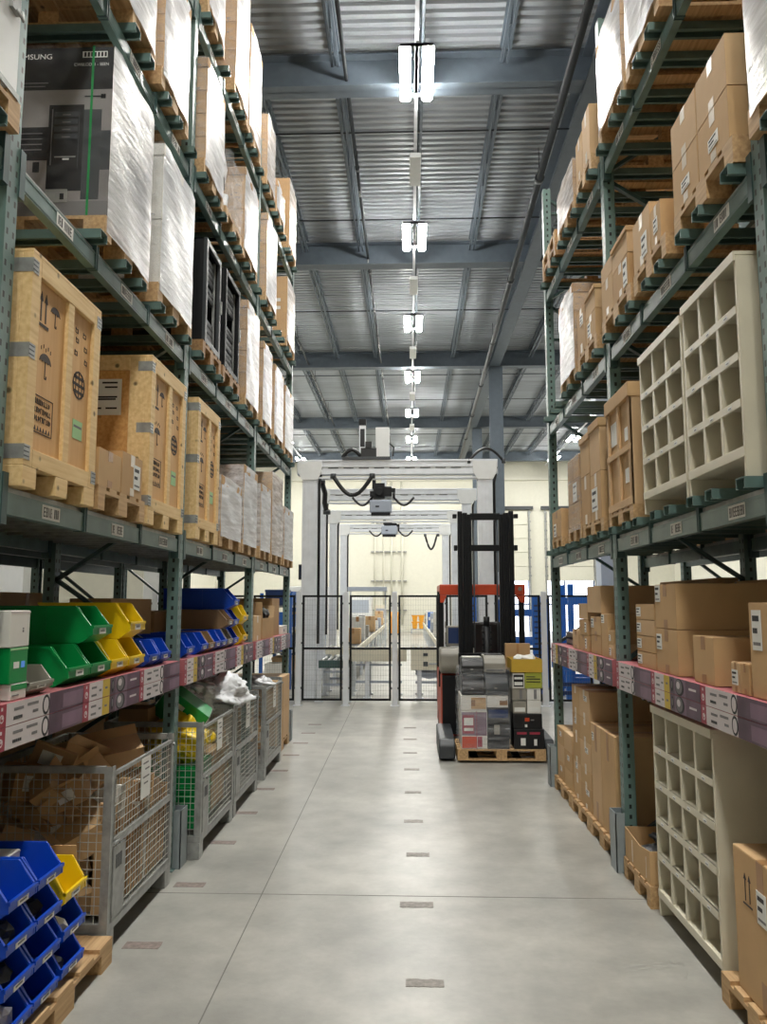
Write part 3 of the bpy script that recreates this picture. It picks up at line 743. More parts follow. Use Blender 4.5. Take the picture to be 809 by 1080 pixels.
# third level: printed appliance carton, white wrapped boxes, server cabinets
def printed_carton():
    z=LV['L3']+PH; y0,y1=4.42,5.16; h=1.10; d=1.05
    PW_(4.40,5.18,'L3','the big printed computer carton',kind='pallet')
    loc,rz=spot('L',y0,y1,z); w=y1-y0
    t=thing('printed_carton','huge film-wrapped carton printed with a black computer tower, high on the left rack','carton',loc,rz)
    b=MB(); b.box(-w/2,w/2,0,d,0,h); b.build('body',M['white_card'],t,.004)
    x=-w/2-.001
    def sq(mb,ya,yb,za,zb,m,e=0): mb.box(x-.001-e,x-e,ya,yb,za,zb,m)
    # the bay side (towards the camera): y runs from the aisle edge (0) inwards
    q=MB(); sq(q,.0,d,h*.745,h-.002,0); sq(q,.0,d,.0,h*.09,1); sq(q,.0,d,h*.09,h*.745,2)
    sq(q,.17,.385,h*.15,h*.655,0,.001); sq(q,.06,.17,h*.10,h*.625,3,.001)
    for k in range(4): sq(q,.205,.35,h*.585-k*.048,h*.585-k*.048+.032,3,.0024); sq(q,.25,.30,h*.585-k*.048+.008,h*.585-k*.048+.016,1,.003)
    sq(q,.36,.366,h*.3,h*.63,1,.0024); sq(q,.195,.199,h*.28,h*.62,3,.0024); sq(q,.21,.34,h*.345,h*.352,4,.0024); sq(q,.25,.29,h*.33,h*.34,5,.0024)
    sq(q,.385,.70,h*.33,h*.525,0,.002)
    for k in range(4): sq(q,.42,.42+.14+.03*k,h*.485-k*.035,h*.485-k*.035+.006,1,.003)
    sq(q,.25,.385,h*.085,h*.16,4,.003); sq(q,.27,.295,h*.10,h*.135,0,.0035)
    sq(q,.04,.17,h*.70,h*.706,0,.002); sq(q,.04,.07,h*.69,h*.716,0,.002); sq(q,.0,.06,h*.27,h*.5,3,.0005); sq(q,.43,.47,h*.26,h*.32,0,.003)
    sq(q,.04,.195,h*.935,h*.972,5,.002); sq(q,.40,.62,h*.785,h*.79,1,.002); sq(q,.42,.60,h*.765,h*.769,1,.002)
    for k in range(7): sq(q,.045+k*.021,.058+k*.021,h*.94,h*.967,0,.0025)
    q.build('print',[M['black'],M['ink_soft'],M['photo_grey'],M['darkgrey'],M['galv'],M['white_paper'],M['mauve']],t)
    for txt,ya,za,hh in (('SAMSUNG',.625,.93,.034),('CW6LOD01 - SEEN',.245,.885,.020)):
        vs,fs=text_mb(txt,hh); wd=max(v[0] for v in vs); tgt=.24 if txt[0]=='S' else .215; k=tgt/wd; q=MB()
        q.add([(x-.0035,ya-v[0]*k,h*za+v[2]) for v in vs],fs); q.build('lettering',M['white_paper'],t)
    q=MB(); sq(q,.118,.132,0,h+.002,0,.006); q.box(-w/2-.006,w/2,.118,.132,h+.003,h+.005); q.build('strap',M['green'],t)
    # printing on the aisle side, half hidden by the film
    q=MB(); q.box(-w*.1,w*.28,-.002,-.0005,h*.3,h*.55,0); q.box(w*.3,w*.42,-.002,-.0005,h*.1,h*.6,0); q.box(-w*.36,-w*.2,-.002,-.0005,h*.78,h*.9,0); q.build('print',M['photo_grey'],t)
    film_mb(w+.02,d+.01,h,.01,-.1,11).build('stretch_film',[M['film'],M['film_wisp']],t)
M['film_wisp']=film('stretch_film_wisp',.0,.06)
printed_carton()
WL_('L3',5.40,6.24,5.43,'pair of tall white wrapped boxes with a lid, beside the printed computer carton','the white wrapped boxes beside the printed carton',nx=1,nz=2,white=True,seed=12)
def case(y0,y1,z,h):
    loc,rz=spot('L',y0,y1,z); w=y1-y0
    t=thing('transit_case','white transit case with a metal latch at the top left corner of the photo','case',loc,rz)
    b=MB(); b.box(-w/2,w/2,0,1.0,0,h*.66); b.build('body',M['whitepaint'],t,.015)
    b=MB(); b.box(-w/2,w/2,0,1.0,h*.67,h); b.build('lid',M['cream'],t,.015)
    b=MB(); b.box(w/2-.12,w/2-.05,-.02,0,h*.40,h*.56); b.box(w/2-.11,w/2-.06,-.035,-.02,h*.52,h*.7); b.tube([(w/2-.10,-.03,h*.4),(w/2-.07,-.045,h*.36),(w/2-.055,-.03,h*.42)],.008,6); b.build('latch',M['galv'],t)
    b=MB(); b.box(-w/2-.003,w/2+.003,-.004,0,0,.03); b.build('edge_trim',M['galv'],t); b=MB(); b.box(-w/2,w/2,-.004,0,h*.655,h*.675); b.build('edge_trim',M['galv'],t)
pallet('L',2.52,3.36,LV['L3'],'wooden pallet under the white transit case at the top left corner')
case(2.54,3.33,LV['L3']+PH,.95)
def server(y0,y1,top,label,seed,openbay):
    z=LV['L3']+PH; h=top-z; PW_(y0-.06,y1+.06,'L3','the '+label.split(',')[0],kind='pallet_old')
    loc,rz=spot('L',y0,y1,z); w=y1-y0; d=1.0
    t=thing('server_cabinet',label,'server cabinet',loc,rz,'black server cabinets on the left rack')
    q=MB(); q.box(-w/2,-w/2+.02,.03,d,0,h); q.box(w/2-.02,w/2,.03,d,0,h); q.box(-w/2,w/2,.03,d,h-.02,h); q.box(-w/2,w/2,.03,d,0,.02); q.box(-w/2,w/2,d-.02,d,0,h); q.build('carcass',M['blacksteel'],t,.004)
    q=MB(); f=.055
    q.box(-w/2,-w/2+f,0,.03,0,h); q.box(w/2-f,w/2,0,.03,0,h); q.box(-w/2+f,w/2-f,0,.03,h-f,h); q.box(-w/2+f,w/2-f,0,.03,0,f); q.build('door_frame',M['darkgrey'] if openbay else M['blacksteel'],t,.004)
    q=MB()
    for s in (-1,1): q.box(s*(w/2-f-.03)-.012,s*(w/2-f-.03)+.012,.04,.06,f,h-f)
    q.build('mounting_rail',M['galv'],t)
    units=[(.66,.9),(.5,.62),(.1,.3)] if openbay else [(.8,.92),(.66,.78),(.4,.5),(.26,.38),(.08,.24)]
    for a,b in units:
        u=MB(); u.box(-w/2+f+.02,w/2-f-.02,.05,.6,h*a,h*b,0); n=max(2,int((b-a)*h/.05))
        for k in range(n):
            zz=h*a+.008+k*(h*(b-a)-.01)/n; u.box(-w/2+f+.04,w/2-f-.05,.046,.05,zz,zz+.018,1); u.box(w/2-f-.045,w/2-f-.03,.044,.05,zz+.004,zz+.014,2)
        u.build('server_unit',[M['darkgrey'],M['blacksteel'],M['galv']],t,.003)
    q=MB(); q.box(w/2-f*.7,w/2-f*.4,-.018,0,h*.45,h*.58); q.build('handle',M['galv'],t)
server(6.68,7.22,5.32,'black server cabinet with a grey framed open door, beside the white wrapped boxes',1,True)
server(7.42,8.06,5.36,'black server cabinet filled with units, next to the brown wrapped cartons',2,False)
WL_('L3',8.42,9.14,5.43,'wrapped brown carton tower with a lid right after the black server cabinets','the wrapped tower right after the server cabinets',nx=1,nz=4,seed=13)
WL_('L3',9.40,10.04,5.29,'slim wrapped carton tower just beyond the third left post, server cabinet level','the slim wrapped tower beyond the third post',nx=1,nz=5,seed=14)
WL_('L3',10.24,10.98,5.26,'wrapped carton tower second from the far end, server cabinet level','the wrapped tower second from the far end',nx=1,nz=4,seed=15)
WL_('L3',11.14,11.94,5.22,'shortest wrapped carton tower at the far end, server cabinet level','the shortest wrapped tower at the far end',nx=1,nz=4,seed=16)
# fourth level
WL_('L4',4.40,5.14,7.0,'bright wrapped load hanging over the printed computer carton','the wrapped load over the printed carton',nx=1,nz=3,seed=21)
WL_('L4',5.32,5.98,6.95,'tan and white wrapped load over the pair of white boxes','the tan and white wrapped load over the white boxes',nx=1,nz=4,seed=22,c=2)
WL_('L4',6.52,7.20,6.95,'wrapped load with a tan lid just past the second left post, over the server cabinets','the lidded wrapped load over the server cabinets',nx=2,nz=4,seed=23,c=2)
PW_(7.34,8.06,'L4','the loose black and white bundle')
def bundle():
    loc,rz=spot('L',7.36,8.04,LV['L4']+PH,.0); t=thing('wrapped_bundle','loose bundle in crumpled black and white film over the server cabinets','bundle',loc,rz)
    rnd=random.Random(5)
    for k in range(7):
        w=rnd.uniform(.2,.34); h=rnd.uniform(.14,.3); mb=MB(); Mx=Matrix.Translation((rnd.uniform(-.14,.14),.12+.1*(k%3),.08+.075*k))@Matrix.Rotation(rnd.uniform(-.5,.5),4,'Y')@Matrix.Rotation(rnd.uniform(-.6,.6),4,'Z')
        mb.box(-w/2,w/2,0,.3,-.03,h-.03,0,Mx); mb.build('packet',M['black'] if k%2 else M['bagwhite'],t,.02)
    film_mb(.62,.6,.62,.03,-.03,9).build('stretch_film',[M['film_thin'],M['film_thin']],t)
bundle()
WL_('L4',8.16,8.92,6.86,'tan lidded wrapped load before the third left post, two levels above the bales','the tan lidded load two levels above the bales',nx=1,nz=2,seed=24,c=2)
WL_('L4',9.50,10.26,7.02,'tall white wrapped tower past the third left post, one level above the slim towers','the tall white tower one level above the slim towers',nx=1,nz=3,seed=25)
def strapped_carton(lv,y0,y1,top,label,what):
    z=LV[lv]+PH; PW_(y0-.03,y1+.03,lv,what); loc,rz=spot('L',y0,y1,z); w=y1-y0; h=top-z
    t=thing('tall_carton',label,'carton',loc,rz); 
    b=MB(); b.box(-w/2,w/2,0,1.0,0,h); b.build('body',CARDS[0],t,.006)
    q=MB(); q.box(-w/2-.002,-w/2,.28,.34,0,h); q.box(-w/2-.002,-w/2,.42,.46,0,h); q.build('seam_tape',M['card_dark'],t)
    q=MB()
    for k in (.45,.58): q.box(-w/2-.003,-w/2-.001,.1,.3,h*k,h*k+.05)
    q.build('shipping_label',M['white_paper'],t)
    film_mb(w+.02,1.01,h,.008,-.05,31).build('stretch_film',[M['film'],M['film_wisp']],t)
strapped_carton('L4',11.20,11.96,6.9,'tall brown carton at the far end of the left rack, fourth level','the tall brown carton at the far end, fourth level')
# top level
WL_('L5',6.50,7.10,8.6,'white wrapped load on the top level just past the second left post','the white top-level load past the second post',nx=1,nz=3,seed=41)
WL_('L5',7.58,8.24,8.9,'brown-edged wrapped load in the middle of the top left level','the brown-edged load in the middle of the top level',nx=1,nz=4,seed=42)
WL_('L5',8.30,9.0,8.7,'pale wrapped load on the top level just before the third left post','the pale top-level load before the third post',nx=1,nz=2,seed=43,front='film')
WL_('L5',9.42,10.02,8.33,'grey shiny wrapped bale on the top level just past the third left post','the grey shiny bale on the top level',nx=1,nz=1,seed=44,front='film',lid=False)
WL_('L5',10.16,10.84,7.85,'low white wrapped load on the top level between the grey bale and brown carton','the low white load on the top level',nx=1,nz=1,seed=45)
strapped_carton('L5',11.28,11.96,8.5,'tall brown carton on the top level at the far end of the left rack','the tall brown carton on the top level')
# ------------------------------------------------------------------ right rack: pigeonhole units and cartons
def pigeonhole(y0,y1,z,h,cols,rows,label,leg=.1,depth=.8,dx=0,tilt=False):
    loc,rz=spot('R',y0,y1,z,dx); w=y1-y0; t=thing('pigeonhole_unit',label,'shelving unit',loc,rz,'beige pigeonhole units')
    p=.022
    for s in (-1,1):
        q=MB(); x=s*(w/2-p/2); q.box(x-p/2,x+p/2,0,depth,0,h)
        q.build('side_panel',M['cream_grey'],t,.003)
    q=MB(); q.box(-w/2-.002,w/2+.002,0,depth,h,h+.02); q.box(-w/2-.002,w/2+.002,-.012,-.0005,h-.03,h+.02); q.build('top_panel',M['cream_grey'],t,.002)
    q=MB(); q.box(-w/2+p,w/2-p,depth*.55,depth*.55+.012,leg,h); q.build('back_panel',M['cream_grey'],t)
    q=MB(); q.box(-w/2+.002,w/2-.002,-.004,-.0005,leg,leg+.05); q.box(-w/2+p,w/2-p,0,depth,leg,leg+.05); q.build('bottom_panel',M['cream_grey'],t,.002)
    zs=leg+.05; rh=(h-p-zs)/rows; cw=(w-2*p)/cols
    for r in range(1,rows):
        q=MB(); zz=zs+r*rh; q.box(-w/2+p,w/2-p,0,depth*.55,zz-.008,zz+.004,0); q.box(-w/2+p,w/2-p,-.003,.012,zz-.036,zz+.004,0)
        for c in range(cols):
            x=-w/2+p+(c+.5)*cw; q.box(x-.03,x+.02,-.0042,-.003,zz-.028,zz-.008,1); q.box(x-.02,x+.01,-.005,-.0042,zz-.022,zz-.017,2)
        q.build('shelf',[M['cream_grey'],M['white_paper'],M['ink_soft']],t)
    for c in range(1,cols):
        q=MB(); x=-w/2+p+c*cw; q.box(x-.008,x+.008,.0,depth*.55,zs,h-p); q.box(x-.014,x+.014,-.001,.01,zs,h-p); q.build('divider',M['cream_grey'],t)
    return t
M['cream_grey']=mat('beige_powder_coat',(220,213,192),.42,var=.03)
pigeonhole(3.74,4.50,LV['R2'],1.10,3,4,'tall beige pigeonhole unit three columns wide, nearest on the right rack')
pigeonhole(4.53,5.37,LV['R2'],1.07,3,4,'lower beige pigeonhole unit raised on the right rack, beside the tall ribbed carton')
pigeonhole(4.47,5.55,0,1.345,4,5,'wide beige pigeonhole unit of twenty holes standing on the floor under the right rack',.12,.95,.05)
o=carton('R',5.25,5.31,LV['R2']+.42,.10,'tiny brown carton standing in a hole of the raised beige unit',.1,0,.1,None)
def RC(lv,y0,y1,z0,z1,label,**k):
    k.setdefault('depth',.9); return carton('R',y0,y1,z0,z1-z0,label,**k)
PW_(5.64,6.33,'R2','the tall panelled carton',ht=.11,kind='pallet')
def panelled():
    z=LV['R2']+.11; y0,y1=5.65,6.32; h=3.66-z; loc,rz=spot('R',y0,y1,z); w=y1-y0
    t=thing('panelled_carton','tall double-height carton with raised cardboard ribs beside the beige pigeonholes','carton',loc,rz)
    b=MB(); b.box(-w/2+.02,w/2-.02,.02,.95,0,h-.01); b.build('body',CARDS[0],t,.004)
    q=MB(); 
    for x0,x1 in ((-w/2,-w/2+.06),(-.03,.03),(w/2-.06,w/2)): q.box(x0,x1,0,.02,0,h-.1)
    for z0,z1 in ((0,.06),(h*.45,h*.5)): q.box(-w/2,w/2,-.003,.02,z0,z1)
    q.box(w/2-.02,w/2,0,.97,0,h-.1); q.box(-w/2,-w/2+.02,0,.97,0,h-.1); q.build('rib_frame',CARDS[2],t,.004)
    q=MB(); q.box(-w/2-.01,w/2+.01,-.012,.97,h-.11,h); q.build('lid',CARDS[0],t,.006)
    for P in ((-w*.38,-w*.12,h*.58,h*.78),(w*.2,w*.34,h*.55,h*.66),(w*.18,w*.34,h*.2,h*.32)):
        q=MB(); q.box(P[0],P[1],.016,.0195,P[2],P[3]); q.build('shipping_label',M['white_paper'],t)
    q=MB()
    for k in range(5): q.box(w/2+.0004,w/2+.002,.2+k*.05,.235+k*.05,h*.70,h*.735); 
    for k in range(4): q.box(w/2+.0004,w/2+.002,.18+k*.06,.225+k*.06,h*.62,h*.66)
    q.box(w/2+.0004,w/2+.002,.17,.42,h*.595,h*.605); q.build('printed_mark',M['stamp'],t)
panelled()
PW_(6.50,7.28,'R2','the paired carton columns past the second post',ht=.11)
G2='carton columns past the second right post'
zb=LV['R2']+.11
RC('R2',6.56,6.92,zb,3.16,'lower near carton of the paired columns past the second right post',c=0,tape='c',stk=(.1,.2,.2,.2),depth=.8,group=G2)
RC('R2',6.56,6.92,3.163,3.60,'lidded upper near carton of the paired columns past the second right post',c=2,tape=None,depth=.8,lid=True,group=G2)
RC('R2',6.95,7.30,zb,3.20,'lower far carton of the paired columns past the second right post',c=1,tape='c',depth=.8,group=G2)
RC('R2',6.95,7.30,3.203,3.56,'lidded upper far carton of the paired columns past the second right post',c=0,tape=None,depth=.8,lid=True,group=G2)
WL_('R2',7.36,7.92,3.46,'slim film-wrapped cartons third from the far end of the right rack','the slim wrapped cartons near the far right end',nx=2,nz=3,seed=51,front='film_thin',lid=False,c=1,group='wrapped loads on the right rack')
PW_(8.28,8.84,'R2','the lone carton at the far right end',ht=.11)
RC('R2',8.30,8.82,zb,3.05,'lone square carton at the far end of the right rack with a small printed square',c=0,stk=(.2,.05,.12,.14),depth=.6)
# right third level
PW_(3.70,4.56,'R3','the four big taped cartons')
G3='big taped cartons high on the right rack'; zb=LV['R3']+PH
for (a,b,nm) in ((3.73,4.135,'nearest'),(4.15,4.55,'second')):
    for k in range(2):
        RC('R3',a,b,zb+.285*k,zb+.285*(k+1)-.003,'big taped carton, %s of the %s column, high on the right rack'%('upper' if k else 'lower',nm),c=2 if k else 0,tape='c',stk=(.35,.25,.13,.07) if k==0 else None,depth=.7,group=G3)
PW_(4.72,5.42,'R3','the loose small cartons')
RC('R3',5.02,5.40,zb,zb+.36,'taller tilted-lid small carton beyond the four big taped cartons',c=2,tape='c',stk=(.5,.1,.12,.16),depth=.5)
RC('R3',4.80,5.0,zb,zb+.26,'lower small carton right beyond the four big taped cartons',c=0,tape='c',stk=(.3,.3,.08,.1),depth=.45)
PW_(5.50,6.34,'R3','the lidded carton block before the second right post')
RC('R3',5.55,5.97,zb,zb+.25,'lower near carton of the lidded block before the second right post',c=1,stk=(.7,.1,.1,.2),tape='c',depth=.8)
RC('R3',5.55,5.97,zb+.253,zb+.44,'lidded upper near carton of the block before the second right post',c=2,tape=None,lid=True,depth=.8)
RC('R3',5.98,6.32,zb,zb+.30,'lower far carton of the lidded block before the second right post',c=0,tape='c',depth=.8)
RC('R3',5.98,6.32,zb+.303,zb+.44,'flat upper far carton of the lidded block before the second right post',c=2,tape=None,depth=.8)
PW_(6.54,7.30,'R3','the cartons past the second right post, third level')
RC('R3',6.56,6.92,zb,zb+.22,'lower near carton past the second right post, third level',c=0,stk=(.2,.2,.1,.12),tape='c',depth=.8)
RC('R3',6.56,6.92,zb+.223,zb+.42,'upper near carton past the second right post, third level',c=2,tape=None,depth=.8,lid=True)
RC('R3',6.94,7.28,zb,zb+.42,'tall plain carton past the second right post, third level',c=1,tape='c',stk=(.4,.6,.12,.1),depth=.8)
WL_('R3',7.40,8.12,5.15,'tall tan lidded wrapped load near the far right rack end, third level','the tall wrapped load near the far right end',nx=1,nz=4,seed=52,c=2,group='wrapped loads on the right rack')
# right near bay, level with the big taped cartons
pallet('R',2.60,3.52,LV['R3'],'wooden pallet under the bright wrapped load in the top right corner')
wrapped('R',2.62,3.50,LV['R3']+PH,1.15,'bright white wrapped load in the top right corner of the photo',1,2,2,.9,True,seed=53,group='wrapped loads on the right rack')
# right top level
WL_('R4',4.68,5.40,7.1,'white wrapped load on the top right level above the loose small cartons','the white load above the loose small cartons',nx=1,nz=3,seed=54,group='wrapped loads on the right rack')
WL_('R4',5.50,6.24,6.72,'white wrapped load on the top right level before the second post','the white load before the second right post',nx=1,nz=4,seed=55,c=2,group='wrapped loads on the right rack')
pallet('R',3.70,4.55,LV['R4'],'bare wooden pallet above the four big taped cartons','pallet_old')
PW_(6.54,7.14,'R4','two tan cartons on the top right level')
zb=LV['R4']+PH
RC('R4',6.56,6.84,zb,6.45,'near tan carton on the top right level past the second post',c=2,tape='c',depth=.8)
RC('R4',6.86,7.12,zb,6.38,'far tan carton on the top right level past the second post',c=0,tape='c',depth=.8)
WL_('R4',7.26,8.06,6.36,'low wrapped load at the end of the top right level','the low wrapped load at the end of the top right level',nx=2,nz=2,seed=56,c=2,front='film',lid=False,group='wrapped loads on the right rack')
pallet('R',8.25,9.05,LV['R4'],'bottom bare pallet of two at the far end of the top right level','pallet_old')
pallet('R',8.25,9.05,LV['R4']+.146,'upper bare pallet of two at the far end of the top right level','pallet')
# ------------------------------------------------------------------ printed flat cartons along the first shelf edge
def flat_mesh(kind,w):
    mb=MB(); h=.104; d=.5; mb.box(-w/2,w/2,0,d,0,h-.001,0)
    def f(a,b,z0,z1,m,e=0): mb.box(-w/2+a*w,-w/2+b*w,-.0012-e,-.0002,z0,z1,m)
    def oval(a,z,rx,rz,m,e):
        mb.prism([(-w/2+a*w+rx*cos(t),z+rz*sin(t)) for t in [2*pi*i/20 for i in range(20)]],'y',-.0012-e,-.0002,m)
    f(0,.085,.001,h-.002,1)
    oval(.042,h*.38,.019,.019,2,.0006); oval(.042,h*.38,.012,.012,1,.001); oval(.046,h*.42,.007,.007,2,.0014); f(.034,.05,h*.72,h*.86,2,.0006)
    if kind=='A':
        f(.085,.47,.001,h-.002,2); oval(.51,h*.5,.038,.049,6,.001); oval(.51,h*.5,.026,.036,2,.0014); oval(.51,h*.42,.009,.026,2,.0018); f(.47,.55,.001,h-.002,2); f(.55,1,.001,h-.002,4); f(.72,1,.012,h-.02,7,.0006)
        for a,b,z in ((.16,.26,.60),(.16,.25,.22),(.36,.42,.30),(.30,.42,.66)): f(a,b,h*z,h*(z+.13),3,.0008)
        for k in range(5): f(.16+k*.018,.172+k*.018,h*.22,h*.36,6,.0012)
    else:
        f(.085,.30,.001,h-.002,2); f(.30,.42,.001,h-.002,5); f(.42,.52,.001,h-.002,4); f(.52,.74,.001,h-.002,7); f(.74,1,.001,h-.002,4)
        oval(.47,h*.5,.018,.038,6,.001); oval(.47,h*.55,.012,.024,3,.0014); oval(.62,h*.5,.075,.05,6,.001); oval(.61,h*.52,.058,.043,3,.0014); oval(.6,h*.6,.03,.022,2,.0018)
        for a,b,z in ((.12,.2,.62),(.12,.2,.2),(.24,.28,.4),(.80,.93,.5),(.34,.38,.45)): f(a,b,h*z,h*(z+.12),3 if a<.7 else 2,.0008)
    return mb.mesh('flat_printed_carton',[M['redtop'],M['red'],M['print_white'],M['ink_soft'],M['purple'],M['gold'],M['ink'],M['mauve']])
FM={}
nth=['first','second','third','fourth','fifth','sixth','seventh','eighth','ninth','tenth','eleventh','twelfth']
for side,posts in (('L',LP),('R',RP)):
    c=0; sq=list(zip(posts[1:-1],posts[2:]))
    for (a,b) in sq:
        L=(b-a-.12)/3
        for k in range(3):
            ya=a+.06+k*L; i=c; c+=1
            for lay in range(2):
                kd='A' if (i%2==0) else 'B'; key=(kd,round(L,3))
                if key not in FM: FM[key]=flat_mesh(kd,L-.006)
                loc,rz=spot(side,ya,ya+L,1.392+.105*lay,.02); o=bpy.data.objects.new('flat_carton',FM[key]); C.objects.link(o); o.location=loc; o.rotation_euler=(0,0,rz)
                tag(o,'flat plum printed carton, %s shelf edge, %s layer, %s from the camera'%('left' if side=='L' else 'right','upper' if lay else 'lower',nth[i]),'carton','flat printed cartons on the %s shelf edge'%('left' if side=='L' else 'right'))
# ------------------------------------------------------------------ stackable picking bins
def bin_meshes(w,d,h,mt):
    t=.006; lip=.46*h
    side=[(0,lip),(0,.22*h),(.13*d,0),(d,0),(d,h),(.17*d,h),(.15*d,h*.97),(.03*d,lip*1.02)]
    mb=MB()
    for x in (-w/2,w/2-t): mb.prism(side,'x',x,x+t)
    mb.box(-w/2+t,w/2-t,.13*d,d,0,t); mb.box(-w/2+t,w/2-t,d-t,d,t,h)
    mb.prism([(0,.22*h),(0,lip),(t,lip),(t,.22*h+.003),(.13*d+.003,t),(.13*d,0)],'x',-w/2+t,w/2-t)
    # thick rim along the sides, round the lip, and stiffening ribs outside
    r=.010
    for s in (-1,1):
        x=s*(w/2); a,b=(x-.003,x+r) if s>0 else (x-r,x+.003)
        mb.prism([(.17*d,h),(d,h),(d,h-.014),(.18*d,h-.014)],'x',a,b); mb.prism([(.17*d,h),(.18*d,h-.016),(.04*d,lip-.006),(.02*d,lip+.004)],'x',a,b)
        mb.box(a,b,-.002,.03,.22*h,lip+.002)
        for q in (.45,.75): mb.box(min(x,x+s*.005),max(x,x+s*.005),q*d,q*d+.012,.02,h-.014)
        mb.box(min(x,x+s*.004),max(x,x+s*.004),.3*d,d,.62*h,.64*h)
    mb.box(-w/2-r,w/2+r,-.008,.008,lip-.014,lip+.002); mb.box(-w/2-r*.2,w/2+r*.2,d-.002,d+.008,h-.014,h)
    body=mb.mesh('bin_body',mt)
    lb=MB(); lw=min(.095,w*.40); z0=.235*h; z1=lip-.013
    lb.box(-lw/2,lw/2,-.004,.0002,z0,z1,0); lb.box(-lw*.34,lw*.3,-.0047,-.004,z0+(z1-z0)*.35,z0+(z1-z0)*.62,1); lb.box(-lw*.1,lw*.38,-.0047,-.004,z0+(z1-z0)*.74,z0+(z1-z0)*.82,1)
    label=lb.mesh('bin_label',[M['white_paper'],M['ink_soft']])
    return body,label
BIN={}
def bin_(side,y0,y1,z,h,d,col,label,group,dx=.035,sc=1):
    key=(round(y1-y0,3),h,d,col)
    if key not in BIN: BIN[key]=bin_meshes(y1-y0-.024,d,h,M[col])
    loc,rz=spot(side,y0,y1,z,dx); t=thing('picking_bin',label,'storage bin',loc,rz,group)
    for nm,me in zip(('body','label'),BIN[key]):
        o=bpy.data.objects.new(nm,me); C.objects.link(o); o.parent=t
    return t
z1=1.603; GL='picking bins on the left shelf'
bin_('L',4.24,4.535,z1,.215,.62,'green','lower green picking bin on the shelf, next to the small grey bin',GL)
bin_('L',4.545,4.84,z1,.215,.62,'green','lower green picking bin on the shelf, next to the yellow bins',GL)
bin_('L',4.545,4.84,z1+.218,.215,.62,'green','large green picking bin stacked on top of the lower green ones',GL)
bin_('L',4.85,5.145,z1,.215,.55,'yellow','lower yellow picking bin next to the green bins, holding a clear bag',GL)
bin_('L',5.16,5.455,z1,.215,.55,'yellow','lower yellow picking bin next to the pair of blue bins',GL)
bin_('L',5.16,5.455,z1+.218,.235,.62,'yellow','big yellow picking bin stacked on top of the lower yellow ones',GL)
bin_('L',5.56,5.80,z1,.185,.42,'blue','nearer of two blue picking bins beside the yellow ones',GL)
bin_('L',5.82,6.06,z1,.185,.42,'blue','farther of two blue picking bins beside the yellow ones, close to the post',GL)
bin_('L',3.80,4.06,z1,.135,.36,'greyplastic','small grey picking bin between the green carton and green bins',GL)
G='picking bins past the second left post'
for i,(a,b,col,lab) in enumerate([(6.50,6.73,'blue','blue picking bin partly hidden behind the second left post'),(6.96,7.20,'blue','first full blue picking bin past the second left post'),(7.21,7.45,'brownplastic','brown picking bin between two blue ones in the bottom row'),(7.46,7.70,'blue','blue picking bin just beyond the brown one in the bottom row'),(7.71,7.95,'blue','blue picking bin just before the grey one in the bottom row'),(7.97,8.21,'greyplastic','grey picking bin in the bottom row under the long brown one'),(8.23,8.47,'blue','blue picking bin at the bottom of the three-high blue stack')]):
    bin_('L',a,b,z1,.19,.45,col,lab,G)
bin_('L',7.97,8.21,z1+.193,.19,.62,'brownplastic','long brown picking bin on the second layer with an open front',G)
bin_('L',8.23,8.47,z1+.193,.19,.5,'blue','blue picking bin in the middle of the three-high blue stack',G)
bin_('L',8.23,8.47,z1+.386,.22,.75,'blue','deep blue picking bin on top of the three-high blue stack',G)
bin_('L',8.68,8.95,z1,.215,.45,'yellow','lower yellow picking bin just before the third left post',G)
bin_('L',8.68,8.95,z1+.218,.215,.45,'yellow','upper yellow picking bin just before the third left post',G)
# contents peeking out
def lump(name,label,cat,loc,r,mt,seed,sq=(1,1,1),rz=0,group=None,cuts=2):
    import bmesh
    rnd=random.Random(seed); b=bmesh.new(); bmesh.ops.create_icosphere(b,subdivisions=cuts,radius=1)
    ph=[rnd.uniform(0,6) for _ in range(6)]
    for v in b.verts:
        c=v.co; k=1+.22*sin(c.x*4+ph[0])*cos(c.y*5+ph[1])+.14*sin(c.z*7+ph[2]+c.x*6)+rnd.uniform(-.05,.05)
        v.co=Vector((c.x*k*sq[0]*r,c.y*k*sq[1]*r,c.z*k*sq[2]*r))
    if cuts>2:
        from mathutils import noise
        for v in b.verts:
            n=v.co.normalized(); f=noise.noise(v.co*(2.2/r)+Vector((seed,0,0))); g=abs(noise.noise(v.co*(4.5/r)+Vector((0,seed,0))))
            v.co+=n*r*(.16*f-.20*g)
    me=bpy.data.meshes.new(name); b.to_mesh(me); b.free(); me.materials.append(mt)
    for p in me.polygons: p.use_smooth=cuts>2
    o=bpy.data.objects.new(name,me); C.objects.link(o); o.location=loc; o.rotation_euler=(0,0,rz)
    return tag(o,label,cat,group)
lump('clear_bag','clear bag of dark parts in the lower yellow bin beside the green bins','bag',(-1.99,5.0,z1+.075),.075,M['film_clearbag'] if 'film_clearbag' in M else M['film_thin'],2,(1.1,1,1))
lump('dark_bag','dark crumpled bag inside the big upper yellow bin','bag',(-2.02,5.31,z1+.218+.095),.09,M['black'],4,(1,1.0,.9))
